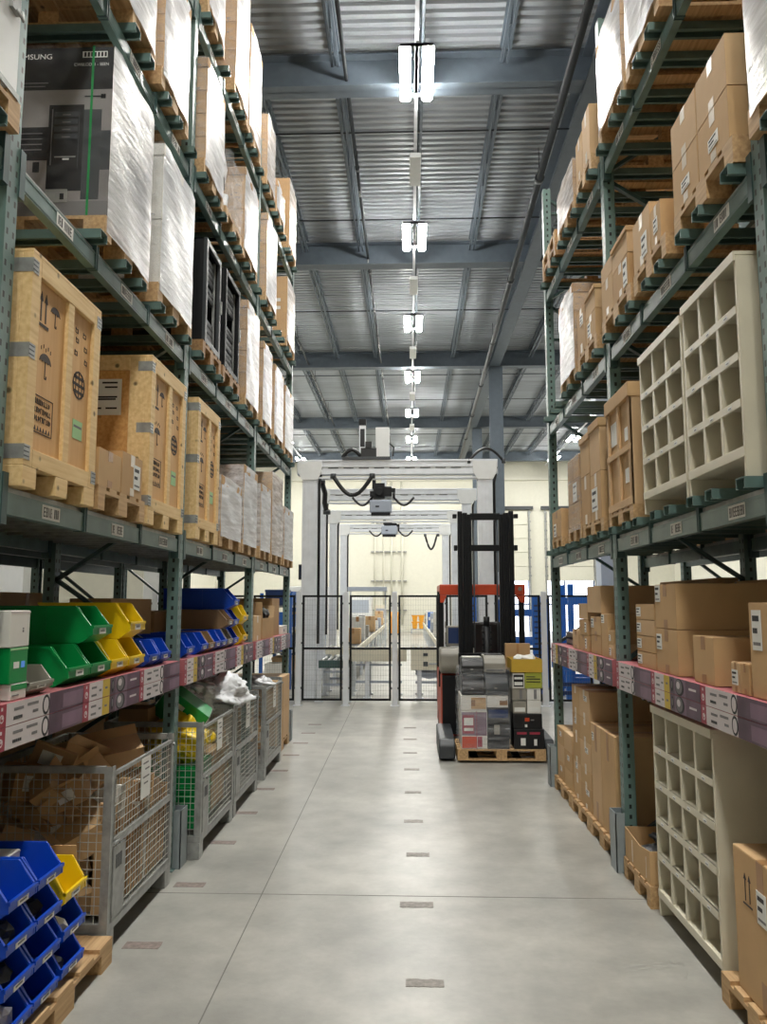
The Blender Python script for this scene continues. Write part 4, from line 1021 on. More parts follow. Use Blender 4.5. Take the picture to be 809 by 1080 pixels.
# cartons at the near end of the left shelf
def plain_box(name,label,cat,side,y0,y1,z,h,d,mts,dx=.04,prints=()):
    loc,rz=spot(side,y0,y1,z,dx); w=y1-y0; t=thing(name,label,cat,loc,rz)
    b=MB(); b.box(-w/2,w/2,0,d,0,h); b.build('body',M[mts[0]],t,.004)
    q=MB(); q.box(-w/2,w/2,-.0012,0,h-.012,h-.004,0)
    for (a,bb,c,e,m) in prints: q.box(-w/2+a*w,-w/2+bb*w,-.0018,-.0002,c*h,e*h,m)
    q.build('print',[M[x] for x in mts[1:]],t)
    return t
plain_box('lidded_carton','green and white carton at the bottom of the near shelf stack','carton','L',3.64,3.79,z1,.075,.4,('white_card','mint','green','ink_soft'),prints=((.0,1,.6,.95,1),(.1,.5,.25,.32,2)))
plain_box('green_carton','bright green carton with a small white sticker under the white carton','carton','L',3.62,3.79,z1+.077,.165,.45,('green','mint','white_paper','bluescreen'),prints=((.2,.5,.42,.6,1),(.62,.82,.42,.6,2)))
plain_box('white_carton','plain white carton on top of the green carton, left shelf near end','carton','L',3.61,3.795,z1+.244,.17,.45,('white_card','print_white','ink_soft'),prints=((.62,.68,.4,.46,1),(.62,.68,.48,.52,1)))
plain_box('green_box','dark green flat box with a white strip lying over the small grey bin','carton','L',3.86,4.16,z1+.16,.06,.3,('green','green','white_paper'),.30,prints=((.0,.5,.3,.8,1),))
# third bay of the left shelf
carton('L',9.40,9.84,z1,.30,'squat taped carton on the left shelf directly past the third post',.5,2,.05,'c')
carton('L',9.50,9.98,z1,.56,'tall carton behind the squat taped one, left shelf past the third post',.4,0,.6,None)
carton('L',10.92,11.5,z1,.52,'tall brown carton behind the open one, left shelf far end',.5,3,.1,None)
def open_carton():
    loc,rz=spot('L',9.95,10.75,z1,.05); w=.8; t=thing('open_carton','open carton with raised flaps and packing paper spilling out, left shelf far end','carton',loc,rz); h=.26; d=.5
    b=MB(); b.box(-w/2,w/2,0,.006,0,h); b.box(-w/2,w/2,d-.006,d,0,h); b.box(-w/2,-w/2+.006,.006,d-.006,0,h); b.box(w/2-.006,w/2,.006,d-.006,0,h); b.box(-w/2,w/2,.006,d-.006,0,.006); b.build('body',CARDS[1],t)
    for nm,p in (('flap',[(-w/2,0,h),(-w/2-.06,0,h+.2),(-w/2-.06,d,h+.22),(-w/2,d,h)]),('flap',[(w/2,0,h),(w/2+.05,0,h+.16),(w/2+.05,d,h+.16),(w/2,d,h)]),('flap',[(-w/2,d,h),(w/2,d,h),(w/2,d+.04,h+.24),(-w/2,d+.04,h+.24)])):
        q=MB(); q.quad(*p); o=q.build(nm,CARDS[2],t); md=o.modifiers.new('t','SOLIDIFY'); md.thickness=.005
open_carton()
lump('packing_paper','crumpled white packing paper bulging out of the open carton','paper',(-2.08,10.25,z1+.29),.13,M['white_paper'],6,(1,1.1,.8))
lump('black_bag','black plastic bag draped from the open carton on the left shelf','bag',(-1.98,10.52,z1+.30),.12,M['black'],7,(.9,1,.9))
plain_box('small_white_carton','small white carton at the very end of the left shelf','carton','L',11.55,11.95,z1,.12,.3,('white_card','mauve','ink_soft'),.05,prints=((.2,.4,.3,.6,1),))
# dark cartons at the back of the left shelf
for (a,b,h,d,lab) in ((5.0,6.3,.36,.35,'wide dark carton at the back of the left shelf behind the yellow bins'),(6.55,7.6,.50,.35,'big dark carton at the back of the left shelf behind the blue bins'),(7.7,8.9,.38,.35,'long dark carton at the back of the left shelf before the third post')):
    carton('L',a,b,z1-.21,h+.2,lab,d,1,.70,None)
# stock on the rack standing behind
for i,(y0,y1,z,h,c,lab) in enumerate([(3.7,4.9,1.33,.55,3,'grey-brown stacked boxes on the rear rack seen between posts over the green bins'),(5.15,6.2,1.33,.62,1,'wide brown carton on the rear rack over the yellow bins'),(6.6,7.9,1.33,.82,1,'big dark brown carton on the rear rack beyond the second left post')]):
    loc,rz=spot('L',y0,y1,z,1.75); t=thing('carton',lab,'carton',loc,rz); w=y1-y0; mb=MB(); mb.box(-w/2,w/2,0,.8,0,h); mb.build('body',CARDS[c],t,.004); q=MB(); q.box(-.04,.04,-.001,0,0,h); q.build('tape',M['cardtape'],t)
# ------------------------------------------------------------------ blue bins on the floor pallet
pallet('L',3.49,4.74,0,'low wooden pallet on the floor under the blue bins and cardboard','pallet',.144,'floor pallets on the left',-.08)
G='blue bins stacked on the floor pallet'
cols=[(3.50,3.765,'nearest'),(3.775,4.04,'middle')]
for ci,(a,b,nm) in enumerate(cols):
    for k in range(4):
        bin_('L',a,b,.147+k*.178,.19,.50,'blue','blue picking bin in the %s floor stack, %s layer from the pallet'%(nm,['first','second','third','fourth'][k]),G,-.07)
for k,col in enumerate(('blue','blue','yellow')):
    bin_('L',4.10,4.365,.147+k*.178,.19 if k<2 else .205,.44,col,('blue picking bin in the third floor stack, %s'%('under the yellow one' if k else 'lowest on the pallet')) if col=='blue' else 'yellow picking bin on top of the third floor stack of blue bins',G,-.06)
plain_box('white_pack','white pack of papers in the top blue bin of the middle floor stack','pack','L',3.83,3.98,.147+3*.178+.02,.15,.2,('white_card','print_white','ink_soft'),.12,prints=((.1,.5,.3,.5,1),))
plain_box('white_pack','white pack lying in the top blue bin of the nearest floor stack','pack','L',3.56,3.66,.147+3*.178+.02,.12,.2,('white_card','print_white','ink_soft'),.1,prints=((.1,.5,.3,.5,1),))
for i,(y,k,lab,mt) in enumerate([(3.66,0,'crumpled clear bag in the lowest bin of the nearest floor stack','bagwhite'),(3.65,1,'grey bag in the second bin of the nearest floor stack','darkgrey'),(3.65,2,'bagged small parts in the third bin of the nearest floor stack','darkgrey'),(3.92,2,'dark bag in the third bin of the middle floor stack','black'),(4.18,1,'white folded bag in the bin under the yellow floor bin','bagwhite'),(4.17,0,'grey bag in the lowest bin of the third floor stack','darkgrey')]):
    lump('parts_bag',lab,'bag',(-1.84,y,.147+k*.178+.075),.07,M[mt],20+i,(1,1,.8))
carton('L',4.40,4.68,.147,.30,'small carton on the floor pallet behind the blue bins beside the cage',.35,0,.12,None,(.1,.3,.06,.1))
def leaning():
    t=thing('cardboard_sheet','brown cardboard sheet leaning beside the yellow floor bin','cardboard',(-2.0,4.5,.45))
    b=MB(); b.box(-.16,.16,-.004,.004,0,.28,0,Matrix.Rotation(.15,4,'X')); b.build('sheet',CARDS[1],t)
leaning()
# ------------------------------------------------------------------ wire mesh cages
def cage(y0,y1,xf,label,h=1.08,d=.82):
    t=thing('wire_cage',label,'wire cage',(-xf,(y0+y1)/2,0),R(90),'wire mesh cages on the floor'); w=y1-y0; p=.05; base=.13
    for x in (-w/2,w/2-p):
        for y in (0,d-p):
            q=MB(); q.box(x,x+p,y,y+.006,base+.051,h); q.box(x if x<0 else x+p-.006,x+.006 if x<0 else x+p,y+.006,y+p,base+.051,h); q.build('corner_post',M['galv'],t)
            f=MB(); f.box(x-.0 if x<0 else x-.07,x+.12 if x<0 else x+p,y+.002 if y==0 else y-.06,y+.11 if y==0 else y+p-.002,0,base-.001); f.build('foot',M['galv'],t,.004)
    q=MB(); q.box(-w/2,w/2,0,.04,base,base+.05); q.box(-w/2,w/2,d-.04,d,base,base+.05); q.box(-w/2,-w/2+.04,.04,d-.04,base,base+.05); q.box(w/2-.04,w/2,.04,d-.04,base,base+.05); q.box(-w/2+.04,w/2-.04,.04,d-.04,base+.01,base+.02); q.build('base_frame',M['galv'],t)
    q=MB()
    for x in (-w/2,w/2-.035): q.box(x,x+.035,0.05,d-.05,h-.04,h)
    q.box(-w/2+.05,w/2-.05,d-.035,d,h-.04,h); q.build('top_rail',M['galv'],t)
    r=.0019
    def net(nm,A,B,za,zb,axis,pos,stp=.05):
        q=MB(); n=int(round((B-A)/stp)); m=int(round((zb-za)/stp))
        for i in range(n+1):
            a=A+(B-A)*i/n
            if axis=='x': q.box(a-r,a+r,pos-r,pos+r,za,zb)
            else: q.box(pos-r,pos+r,a-r,a+r,za,zb)
        for j in range(m+1):
            zz=za+(zb-za)*j/m
            if axis=='x': q.box(A,B,pos-r*2.2,pos-r*.6,zz-r,zz+r)
            else: q.box(pos-r*2.2,pos-r*.6,A,B,zz-r,zz+r)
        return q.build(nm,M['wire'],t)
    net('mesh_panel',.04,d-.04,base+.05,h-.03,'y',-w/2+.02); net('mesh_panel',.04,d-.04,base+.05,h-.03,'y',w/2-.02); net('mesh_panel',-w/2+.04,w/2-.04,base+.05,h-.03,'x',d-.02)
    mid=base+.05+(h-base)*.47
    for nm,za,zb in (('drop_gate',base+.055,mid-.012),('drop_gate',mid+.012,h-.05)):
        g=net(nm,-w/2+.055,w/2-.055,za,zb,'x',.012)
        q=MB()
        for zz in (za,zb): q.box(-w/2+.05,w/2-.05,.0,.022,zz-.011,zz+.011)
        for xx in (-w/2+.05,w/2-.05): q.box(xx-.009,xx+.009,.0,.022,za,zb)
        q.build('gate_frame',M['galv'],g)
    q=MB(); q.box(-w/2+.06,-w/2+.25,-.004,.004,base+.07,mid-.03,0)
    for k in range(3): q.box(-w/2+.10+k*.035,-w/2+.125+k*.035,-.0055,-.004,mid-.16,mid-.08,1)
    q.build('nameplate',[M['galv'],M['darkgrey']],t)
    q=MB(); q.box(-.13,.05,-.012,-.009,h-.31,h-.05,0)
    for a,b,c in ((-.10,.0,.08),(-.06,.02,.12),(-.10,.02,.17),(-.08,.0,.21)): q.box(a,b,-.013,-.012,h-c-.01,h-c,1)
    q.build('paper_tag',[M['white_paper'],M['ink_soft']],t)
    q=MB(); q.tube([(-w/2+.04,-.01,mid),(-w/2+.10,-.02,mid+.01),(-w/2+.14,-.012,mid-.02)],.007,6); q.tube([(w/2-.04,-.01,h-.08),(w/2-.07,-.02,h-.06)],.007,6); q.build('gate_latch',M['galv'],t)
    return t
cage(4.79,6.03,1.775,'wire mesh cage nearest the camera, heaped with empty brown cartons')
cage(6.56,7.76,1.70,'wire mesh cage holding a yellow bag and green crate, second from the camera')
cage(7.80,8.98,1.70,'wire mesh cage under the white plastic bag, third from the camera')
cage(9.42,10.62,1.70,'wire mesh cage at the end beside the two brown cartons')
def small_box(loc,dim,rot,c,label,group,flap=True,name='small_carton'):
    t=bpy.data.objects.new(name,None); C.objects.link(t); t.location=loc; t.rotation_euler=rot; tag(t,label,'carton',group)
    a,b,h=dim; mb=MB(); mb.box(-a/2,a/2,-b/2,b/2,0,h); mb.build('body',M['white_card'] if c%9==4 else CARDS[(c*5)%4],t,.003)
    if flap:
        for P in (((-a/2,-b/2,h),(a/2,-b/2,h),(a/2,-b/2-.07,h+.03),(-a/2,-b/2-.07,h+.03)),((-a/2,b/2,h),(a/2,b/2,h),(a/2,b/2+.06,h+.05),(-a/2,b/2+.06,h+.05))):
            q=MB(); q.quad(*P); q.build('flap',CARDS[(c+2)%4],t)
    if c%2:
        q=MB(); q.box(-a*.3,a*.2,-b/2-.002,-b/2,h*.3,h*.8); q.build('shipping_label',M['white_paper'],t)
    return t
rnd=random.Random(12); G='empty cartons tumbled in the nearest wire cage'
LB='empty brown carton tumbled in the wire cage nearest the camera'
k=0
for zi,(z,n) in enumerate(((.22,6),(.40,6),(.56,7),(.70,8),(.83,7))):
    for i in range(n):
        x=-2.06-.34*((i%3)/2)-rnd.uniform(-.03,.03); y=4.97+.86*((i//3)/2.2)+rnd.uniform(-.05,.05)
        d=(rnd.uniform(.16,.30),rnd.uniform(.14,.24),rnd.uniform(.12,.2))
        tl=.9 if zi>2 else .4
        small_box((x,min(5.8,y),z),d,(rnd.uniform(-tl,tl),rnd.uniform(-tl,tl),rnd.uniform(0,3)),k,LB,G,zi>1); k+=1
small_box((-2.08,5.6,.93),(.40,.24,.14),(.25,-.15,.5),2,'largest brown carton lying tilted on top of the heap in the nearest cage',None,True)
small_box((-2.25,5.28,.92),(.34,.24,.16),(-.3,.45,1.1),0,'open brown carton with flaps up on top of the heap near the cage corner',None,True)
small_box((-2.30,5.06,.98),(.26,.02,.22),(.5,.4,.3),3,'flattened brown carton standing up out of the heap in the nearest cage',None,False)
# flattened cartons upright behind the front gate
G='flattened cartons standing behind the gate of the nearest cage'
for i in range(22):
    y=4.88+i*.05+rnd.uniform(-.008,.008); t=small_box((-1.86,y,.205),(.10,.012+rnd.uniform(0,.018),rnd.uniform(.45,.72)),(0,rnd.uniform(-.05,.05),rnd.uniform(-.2,.2)),i,'flattened carton standing on edge behind the front gate of the nearest cage',G,False,'flattened_carton')
# second cage
def green_crate(y0,y1,x0,z,h,label):
    t=thing('green_tote',label,'crate',(-x0,(y0+y1)/2,z),R(90)); w=y1-y0; d=.6; b=MB()
    b.box(-w/2,w/2,0,.008,0,h); b.box(-w/2,w/2,d-.008,d,0,h); b.box(-w/2,-w/2+.008,.008,d-.008,0,h); b.box(w/2-.008,w/2,.008,d-.008,0,h); b.box(-w/2,w/2,.008,d-.008,0,.01)
    for zz in (h*.2,h*.55,h-.03): b.box(-w/2-.014,w/2+.014,-.014,d+.014,zz,zz+.018) if zz==h-.03 else b.box(-w/2-.01,-w/2,0,d,zz,zz+.012)
    b.build('body',M['green'],t)
    q=MB()
    for (a,b2,zz) in ((.25,.33,.28),(.26,.31,.42),(.42,.48,.24)): q.box(-w/2-.0025,-w/2-.0005,a,b2,h*zz,h*zz+.05)
    q.build('sticker',M['white_paper'],t)
green_crate(6.64,7.16,1.77,.21,.28,'lower green tote in the second wire cage under the yellow bag')
green_crate(6.64,7.16,1.77,.49,.22,'upper green tote in the second wire cage under the yellow bag')
lump('yellow_bag','crumpled yellow bag squeezed against the mesh of the second wire cage','bag',(-1.98,6.86,.90),.235,M['bagyellow'],31,(1.1,1.0,.85),0,None,5)
carton('L',7.22,7.7,.22,.5,'brown carton in the rear half of the second wire cage',.55,1,-.02,None)
def tilted_green():
    t=thing('green_carton','tilted green and white carton sticking out above the second wire cage','carton',(-2.12,7.15,1.0)); t.rotation_euler=(.15,.65,.25)
    b=MB(); b.box(-.22,.22,-.16,.16,0,.26); b.build('body',M['green'],t,.004); q=MB(); q.box(.2205,.222,-.16,.16,.0,.26); q.box(-.1,.0,-.162,-.1605,.16,.2); q.build('print',M['white_paper'],t)
tilted_green()
carton('L',6.75,7.05,.86,.30,'dark brown carton wedged behind the yellow bag',.25,3,.42,None)
lump('plastic_bag','big white translucent plastic bag draped over the third wire cage','bag',(-1.95,8.08,1.13),.42,M['bagwhite'],33,(.75,1.2,.42),0,None,5)
lump('plastic_bag','clear shiny plastic bag bulging up behind the white one','bag',(-2.2,7.85,1.28),.30,M['film_bag'],35,(1.0,1.2,.5),.3,None,5)
for i in range(5):
    small_box((-2.1+.12*(i%2),8.0+.18*i,.22+.16*(i%3)),(.3,.2,.22),(0,0,rnd.uniform(0,2)),i,'brown carton lying inside the third wire cage',"cartons in the third cage",False)
lump('plastic_bag','white plastic bag hanging over the rim of the last wire cage','bag',(-1.9,10.0,1.07),.22,M['bagwhite'],37,(.8,1.2,.35),0,None,5)
for i in range(4):
    small_box((-2.1+.1*(i%2),9.65+.2*i,.22+.14*(i%3)),(.3,.2,.26),(0,0,rnd.uniform(0,2)),i,'carton lying inside the last wire cage beside the tall cartons',"cartons in the last cage",False)
# end cartons
pallet('L',10.72,11.98,0,'floor pallet under the tall brown cartons at the far left end','pallet',.144,'floor pallets on the left')
G='tall brown cartons at the far left end'
for i,(a,b) in enumerate(((10.74,11.34),(11.36,11.94))):
    for k in range(2):
        carton('L',a,b,.147+.435*k,.43,'%s carton of the %s column at the far end of the left floor row'%('upper' if k else 'lower','near' if i==0 else 'far'),.9,2 if i else 0,0,None,group=G)
M0=None
# ------------------------------------------------------------------ right shelf (first level) cartons
D5=.05
def SHC(a,b,z0,z1,label,**k):
    k.setdefault('depth',.5); k.setdefault('dx',D5); return carton('R',a,b,z1s+z0,z1-z0,label,**k)
z1s=1.604
SHC(3.645,3.92,0,.45,'tall carton with a white shipping label at the right edge, on the shelf',c=0,tape=None,stk=(.12,.50,.10,.19),depth=.6)
SHC(3.95,4.055,0,.15,'nearer of two little cartons beside the tall labelled one',c=1,tape='v',depth=.35)
SHC(4.06,4.165,0,.15,'farther of two little cartons beside the tall labelled one, with a white label',c=2,tape='v',stk=(.1,.25,.07,.075),depth=.35)
SHC(4.39,4.70,0,.262,'medium taped carton in front of the two long stacked cartons',c=0,depth=.6)
SHC(4.97,5.385,0,.283,'lower long carton of the two stacked on the right shelf',c=0,stk=(.03,.52,.10,.1),depth=.9)
SHC(4.97,5.385,.286,.57,'upper long carton of the two stacked on the right shelf',c=0,stk=(.03,.6,.10,.11),depth=.9)
for k in range(4):
    SHC(5.42,5.84,.111*k,.111*(k+1)-.003,'small labelled carton, %s of four stacked beside the two long cartons'%['lowest','second','third','topmost'][k],c=k%3,stk=(.03,.2,.1,.066),tape=None,depth=.32,group='four small stacked cartons on the right shelf')
SHC(5.0,6.3,0,.62,'long dark carton at the back of the right shelf behind the four small ones',c=1,tape=None,depth=.2,dx=.97)
SHC(6.52,6.66,0,.115,'lower small carton tucked behind the second right post',c=2,tape=None,depth=.4,stk=(.1,.2,.05,.06))
SHC(6.52,6.66,.118,.225,'upper small carton tucked behind the second right post',c=0,tape=None,depth=.4,stk=(.1,.2,.05,.05))
SHC(6.69,6.90,0,.36,'upright narrow carton beside the two small ones past the second right post',c=0,tape=None,stk=(.05,.78,.09,.07),depth=.5)
SHC(6.93,7.30,0,.165,'lower square carton under the large one past the second right post',c=1,tape='v',depth=.5)
SHC(6.93,7.30,.168,.33,'middle square carton under the large one past the second right post',c=0,tape='v',stk=(.05,.4,.1,.08),depth=.5)
SHC(6.90,7.42,.365,.60,'large carton on top of the pile past the second right post',c=2,tape=None,depth=.8)
for k in range(3):
    SHC(7.44,7.80,.15*k,.15*(k+1)-.004,'carton of the three-high column toward the far right end, %s'%['bottom','middle','top'][k],c=k%3,tape='v' if k==0 else None,stk=(.7,.2,.06,.09) if k<2 else None,depth=.5,group='three-high carton column on the right shelf')
SHC(7.84,8.12,0,.19,'little carton standing alone near the far end of the right shelf',c=2,tape='v',depth=.3)
SHC(6.6,8.2,0,.66,'wide dark carton at the back of the right shelf past the second post',c=3,tape=None,depth=.2,dx=.97)
def trays():
    for k in range(2):
        loc,rz=spot('R',8.35,8.95,z1s+.07*k,.15); t=thing('grey_tray','%s grey tray of two at the far end of the right shelf'%('upper' if k else 'lower'),'tray',loc,rz); w=.6; b=MB(); b.box(-w/2,w/2,0,.4,0,.012); b.box(-w/2,w/2,0,.01,0,.06); b.box(-w/2,w/2,.39,.4,0,.06); b.box(-w/2,-w/2+.01,.01,.39,0,.06); b.box(w/2-.01,w/2,.01,.39,0,.06); b.build('body',M['greyplastic'],t); q=MB(); q.box(-w/2-.006,w/2+.006,-.006,.406,.056,.064); q.build('rim',M['greyplastic'],t) if k else None
trays()
# ------------------------------------------------------------------ right floor level
def RF(a,b,z0,z1,label,**k):
    k.setdefault('depth',.9); k.setdefault('dx',D5); return carton('R',a,b,z0,z1-z0,label,**k)
pallet('R',3.64,4.42,0,'wooden pallet in the bottom right corner under the large arrow-marked carton','pallet',.144,'floor pallets on the right',.02)
RF(3.645,4.26,.147,.83,'large carton with printed arrows and a label in the bottom right corner',c=0,tape='v',stk=(.43,.58,.10,.15),marks=1,depth=.9)
pallet('R',5.64,6.30,0,'wooden pallet on the floor under the open-topped carton','pallet',.144,'floor pallets on the right',.02)
def tray_carton():
    loc,rz=spot('R',5.66,6.28,.147,D5-.02); w=.62; t=thing('open_carton','low open-topped carton filled with black bags beside the floor pigeonhole unit','carton',loc,rz); h=.22; d=.75; e=.006
    b=MB(); b.prism([(-w/2,0),(w/2,0),(w/2,h),(w*.1,h-.03),(-w/2,h)],'y',0,e); b.box(-w/2,w/2,d-e,d,0,h); b.box(-w/2,-w/2+e,e,d-e,0,h); b.box(w/2-e,w/2,e,d-e,0,h); b.box(-w/2+e,w/2-e,e,d-e,0,e); b.build('body',CARDS[0],t,0,True)
    q=MB(); q.box(-w*.2,-w*.18,-.002,0,.02,h-.05); q.build('tape',M['cleartape'],t); q=MB(); q.box(w*.35,w*.36,-.002,0,.02,h-.06); q.build('tape',M['cleartape'],t)
tray_carton()
lump('black_bag','shiny black bags heaped in the low open-topped carton','bag',(2.0,5.95,.29),.22,M['black'],51,(1.3,1.1,.55),0,None,5)
pallet('R',6.56,7.44,0,'floor pallet under the two tall slim cartons past the second right post','pallet',.144,'floor pallets on the right',.02)
RF(6.60,7.05,.147,.975,'nearer tall slim carton on the floor past the second right post',c=0,tape='v',depth=1.05)
RF(7.07,7.42,.147,.975,'farther tall slim carton on the floor, with small white labels',c=2,tape='v',stk=(.1,.82,.07,.07),depth=1.05)
pallet('R',7.46,8.26,0,'floor pallet under the tall five-layer carton stack','pallet',.144,'floor pallets on the right',.02)
G='carton stack of five layers on the right floor'
lay=[.147,.36,.50,.76,.97,1.24]; cn=['bottom','second','third','fourth','top']
for k in range(5):
    RF(7.47,7.90,lay[k],lay[k+1]-.004,'%s carton in the near column of the five-layer floor stack'%cn[k],c=[1,0,2,0,2][k],tape='c',stk=(.5,.62,.12,.05) if k%2==0 else None,depth=.7,group=G)
    RF(7.91,8.24,lay[k],lay[k+1]-.004-(.0),'%s carton in the far column of the five-layer floor stack'%cn[k],c=[0,2,1,1,0][k],tape='c',stk=(.3,.5,.09,.06) if k%2 else None,depth=.7,group=G)
pallet('R',8.30,9.18,0,'floor pallet under the low carton stack at the far right end','pallet',.144,'floor pallets on the right',.02)
G='low carton stack at the far right end'
for k in range(3):
    for j,(a,b) in enumerate(((8.32,8.72),(8.74,9.12))):
        RF(a,b,.147+.185*k,.147+.185*(k+1)-.004,'%s carton in the %s column of the low stack by the forklift'%(['bottom','middle','top'][k],'near' if j==0 else 'far'),c=(k+j)%3,tape=None,stk=(.4,.5,.1,.05) if (k+j)%2 else None,depth=.8,group=G)
RF(5.7,6.35,.0,.9,'dark carton deep under the right rack behind the open-topped one',c=1,tape=None,depth=.4,dx=.85)
# ------------------------------------------------------------------ reach truck with a loaded pallet
def cyl(mb,a,b,r,n=16,m=0): return mb.tube([a,b],r,n,m)
FX=1.12
def forklift():
    t=thing('reach_truck','orange and grey reach truck with a tall black mast, carrying a mixed pallet','forklift',(FX,11.6,0))
    # straddle legs reaching forward beside the pallet
    for x0,x1 in ((-.74,-.53),(.645,.765)):
        q=MB(); q.prism([(-1.0,.03),(-1.0,.20),(-.92,.28),(.15,.32),(.15,.03)],'x',x0,x1); q.build('straddle_leg',M['darkgrey'],t,.02)
        w=MB(); cyl(w,(x0+.02,-.8,.085),(x1-.02,-.8,.085),.084); w.build('load_wheel',M['black'],t)
    # mast: three nested channels each side
    for s in (-1,1):
        for k,(dx,dy,h) in enumerate(((.375,.0,3.40),(.30,.03,3.38),(.235,.06,3.36))):
            q=MB(); q.box(s*dx-.034,s*dx+.034,dy-.06,dy+.05,.12,h); q.box(s*(dx-.0)-.012,s*dx+.012,dy-.075,dy-.06,.12,h-.02); q.build('mast_rail',M['blacksteel'],t,.004)
        q=MB(); q.box(s*.45-.03,s*.45+.03,-.04,.04,3.30,3.36); q.box(s*.44-.025,s*.44+.025,-.05,.03,2.82,2.90); q.build('mast_roller',M['blacksteel'],t,.006)
    for z,hh in ((3.28,.10),(2.82,.09)):
        q=MB(); q.box(-.22,.22,.03,.09,z,z+hh); q.build('mast_crossbar',M['blacksteel'],t,.006)
    q=MB(); q.box(-.42,.42,-.09,-.02,1.18,1.34); q.box(-.42,.42,-.09,-.02,.35,.48); q.box(-.4,-.34,-.1,-.04,.35,1.34); q.box(.34,.4,-.1,-.04,.35,1.34); q.build('fork_carriage',M['blacksteel'],t,.006)
    for s in (-1,1):
        q=MB(); q.prism([(-1.05,.035),(-1.05,.05),(-.16,.085),(-.16,.6),(-.10,.6),(-.10,.035)],'x',s*.28-.05,s*.28+.05); q.build('fork',M['blacksteel'],t)
    q=MB(); cyl(q,(.0,.02,.3),(.0,.02,1.72),.062); cyl(q,(0,.02,1.72),(0,.02,1.86),.045); 
    for k in range(9): q.box(-.075,.075,-.03,-.02,.9+k*.09,.93+k*.09)
    q.build('lift_cylinder',M['blacksteel'],t)
    q=MB()
    for x in (-.17,.17): q.tube([(x,.06,.4),(x,.06,3.3)],.012,6)
    q.build('lift_chain',M['darkgrey'],t)
    # overhead guard
    q=MB(); q.box(-.66,.64,.5,.62,2.18,2.34); q.box(-.66,-.54,.62,1.7,2.24,2.34); q.box(.52,.64,.62,1.7,2.24,2.34); q.box(-.66,.64,1.62,1.74,2.24,2.34); 
    for k in range(5): q.box(-.5+k*.22,-.46+k*.22,.62,1.62,2.27,2.32)
    q.prism([(.50,2.18),(.635,2.18),(.635,2.06),(.57,2.06)],'y',.503,.617); q.prism([(-.655,2.18),(-.55,2.18),(-.60,2.06),(-.655,2.06)],'y',.503,.617)
    q.build('overhead_guard',M['orange'],t,.012,True)
    for x in (-.63,.595):
        q=MB(); q.box(x-.05,x+.03,.52,.60,.8,2.2); q.build('guard_pillar',M['blacksteel'],t,.006)
    for x in (-.63,.6):
        q=MB(); q.box(x-.03,x+.03,1.62,1.70,.8,2.28); q.build('guard_pillar',M['blacksteel'],t,.006)
    q=MB(); q.tube([(.56,.494,2.27),(.56,.50,2.27)],.03,16); q.build('badge',M['greyplastic'],t)
    # body
    q=MB(); q.box(-.66,.64,.22,1.95,.12,1.02); q.build('chassis',M['orange'],t,.03)
    q=MB(); q.box(-.645,-.28,.16,.24,.16,1.0); q.build('battery_panel',M['blacksteel'],t,.01)
    q=MB(); q.box(-.28,.60,.17,.24,.22,.98); q.build('battery_box',M['darkgrey'],t,.01)
    q=MB(); q.prism([(.12,1.04),(.05,1.12),(.06,1.32),(.14,1.40),(.6,1.40),(.6,1.04)],'x',-.68,-.16); q.build('cowl',M['greyplastic'],t,.03)
    q=MB(); q.prism([(.12,1.02),(.08,1.10),(.10,1.28),(.6,1.30),(.6,1.02)],'x',.2,.63); q.build('cowl',M['darkgrey'],t,.03)
    q=MB(); q.box(-.57,-.30,.30,.35,1.42,1.72); q.build('display',M['greyplastic'],t,.015)
    q=MB(); q.box(-.545,-.325,.294,.30,1.46,1.69); q.build('display_screen',M['navy'],t)
    q=MB(); q.box(-.15,.4,1.1,1.6,1.0,1.12); q.box(-.15,.4,1.55,1.68,1.1,1.75); q.build('seat',M['black'],t,.04)
    q=MB(); cyl(q,(-.66,1.5,.17),(-.40,1.5,.17),.17); q.build('drive_wheel',M['black'],t)
    q=MB(); q.tube([(-.3,.55,1.4),(-.3,.62,1.62)],.02,8); q.build('steering_column',M['black'],t)
    return t
forklift()
fp=make_pallet(M['pallet']); fp.rotation_euler=(0,0,R(90)); fp.location=(1.755,10.92,.03); fp.scale=(1,.95,1)
tag(fp,'wooden pallet on the forks of the reach truck, holding printers and cartons','pallet')
FZ=.176; FY=10.54
def fb(name,label,cat,x0,x1,z0,z1,mts,prints=(),d=.34,y=FY,bev=.005,group=None):
    w=x1-x0; h=z1-z0; t=thing(name,label,cat,((x0+x1)/2,y,z0),0,group); b=MB(); b.box(-w/2,w/2,0,d,0,h); b.build('body',M[mts[0]],t,bev)
    if prints:
        q=MB()
        for i,(a,bb,c,e,m) in enumerate(prints): q.box(-w/2+a*w,-w/2+bb*w,-.0015-.0006*i,-.0002,c*h,e*h,m)
        q.build('print',[M[x] for x in mts[1:]],t)
    return t
G='cartons on the reach truck pallet'
fb('printed_carton','white carton with pink print at the bottom left of the reach truck load','carton',.67,1.005,FZ,.655,('white_card','mauve','red','orange','white_paper'),[(.02,.98,.35,.97,0),(.05,.5,.40,.9,1),(.1,.46,.47,.55,3),(.1,.46,.62,.82,3),(.02,.6,.02,.32,2),(.62,.8,.05,.32,1),(.58,.6,.0,1,1)],.6,FY,.005,G)
fb('black_carton','black carton beside the pink-printed one at the bottom of the reach truck load','carton',1.01,1.29,FZ,.70,('black','greyplastic','navy'),[(.3,.56,.35,.58,0),(.05,.95,.75,.95,1)],.6,FY,.005,G)
fb('white_carton','white carton with a brown window on the pink-printed carton','carton',.665,1.0,.658,.855,('white_card','pallet','card_dark'),[(.4,.98,.12,.85,0),(.4,.56,.3,.7,1)],.55,FY,.005,G)
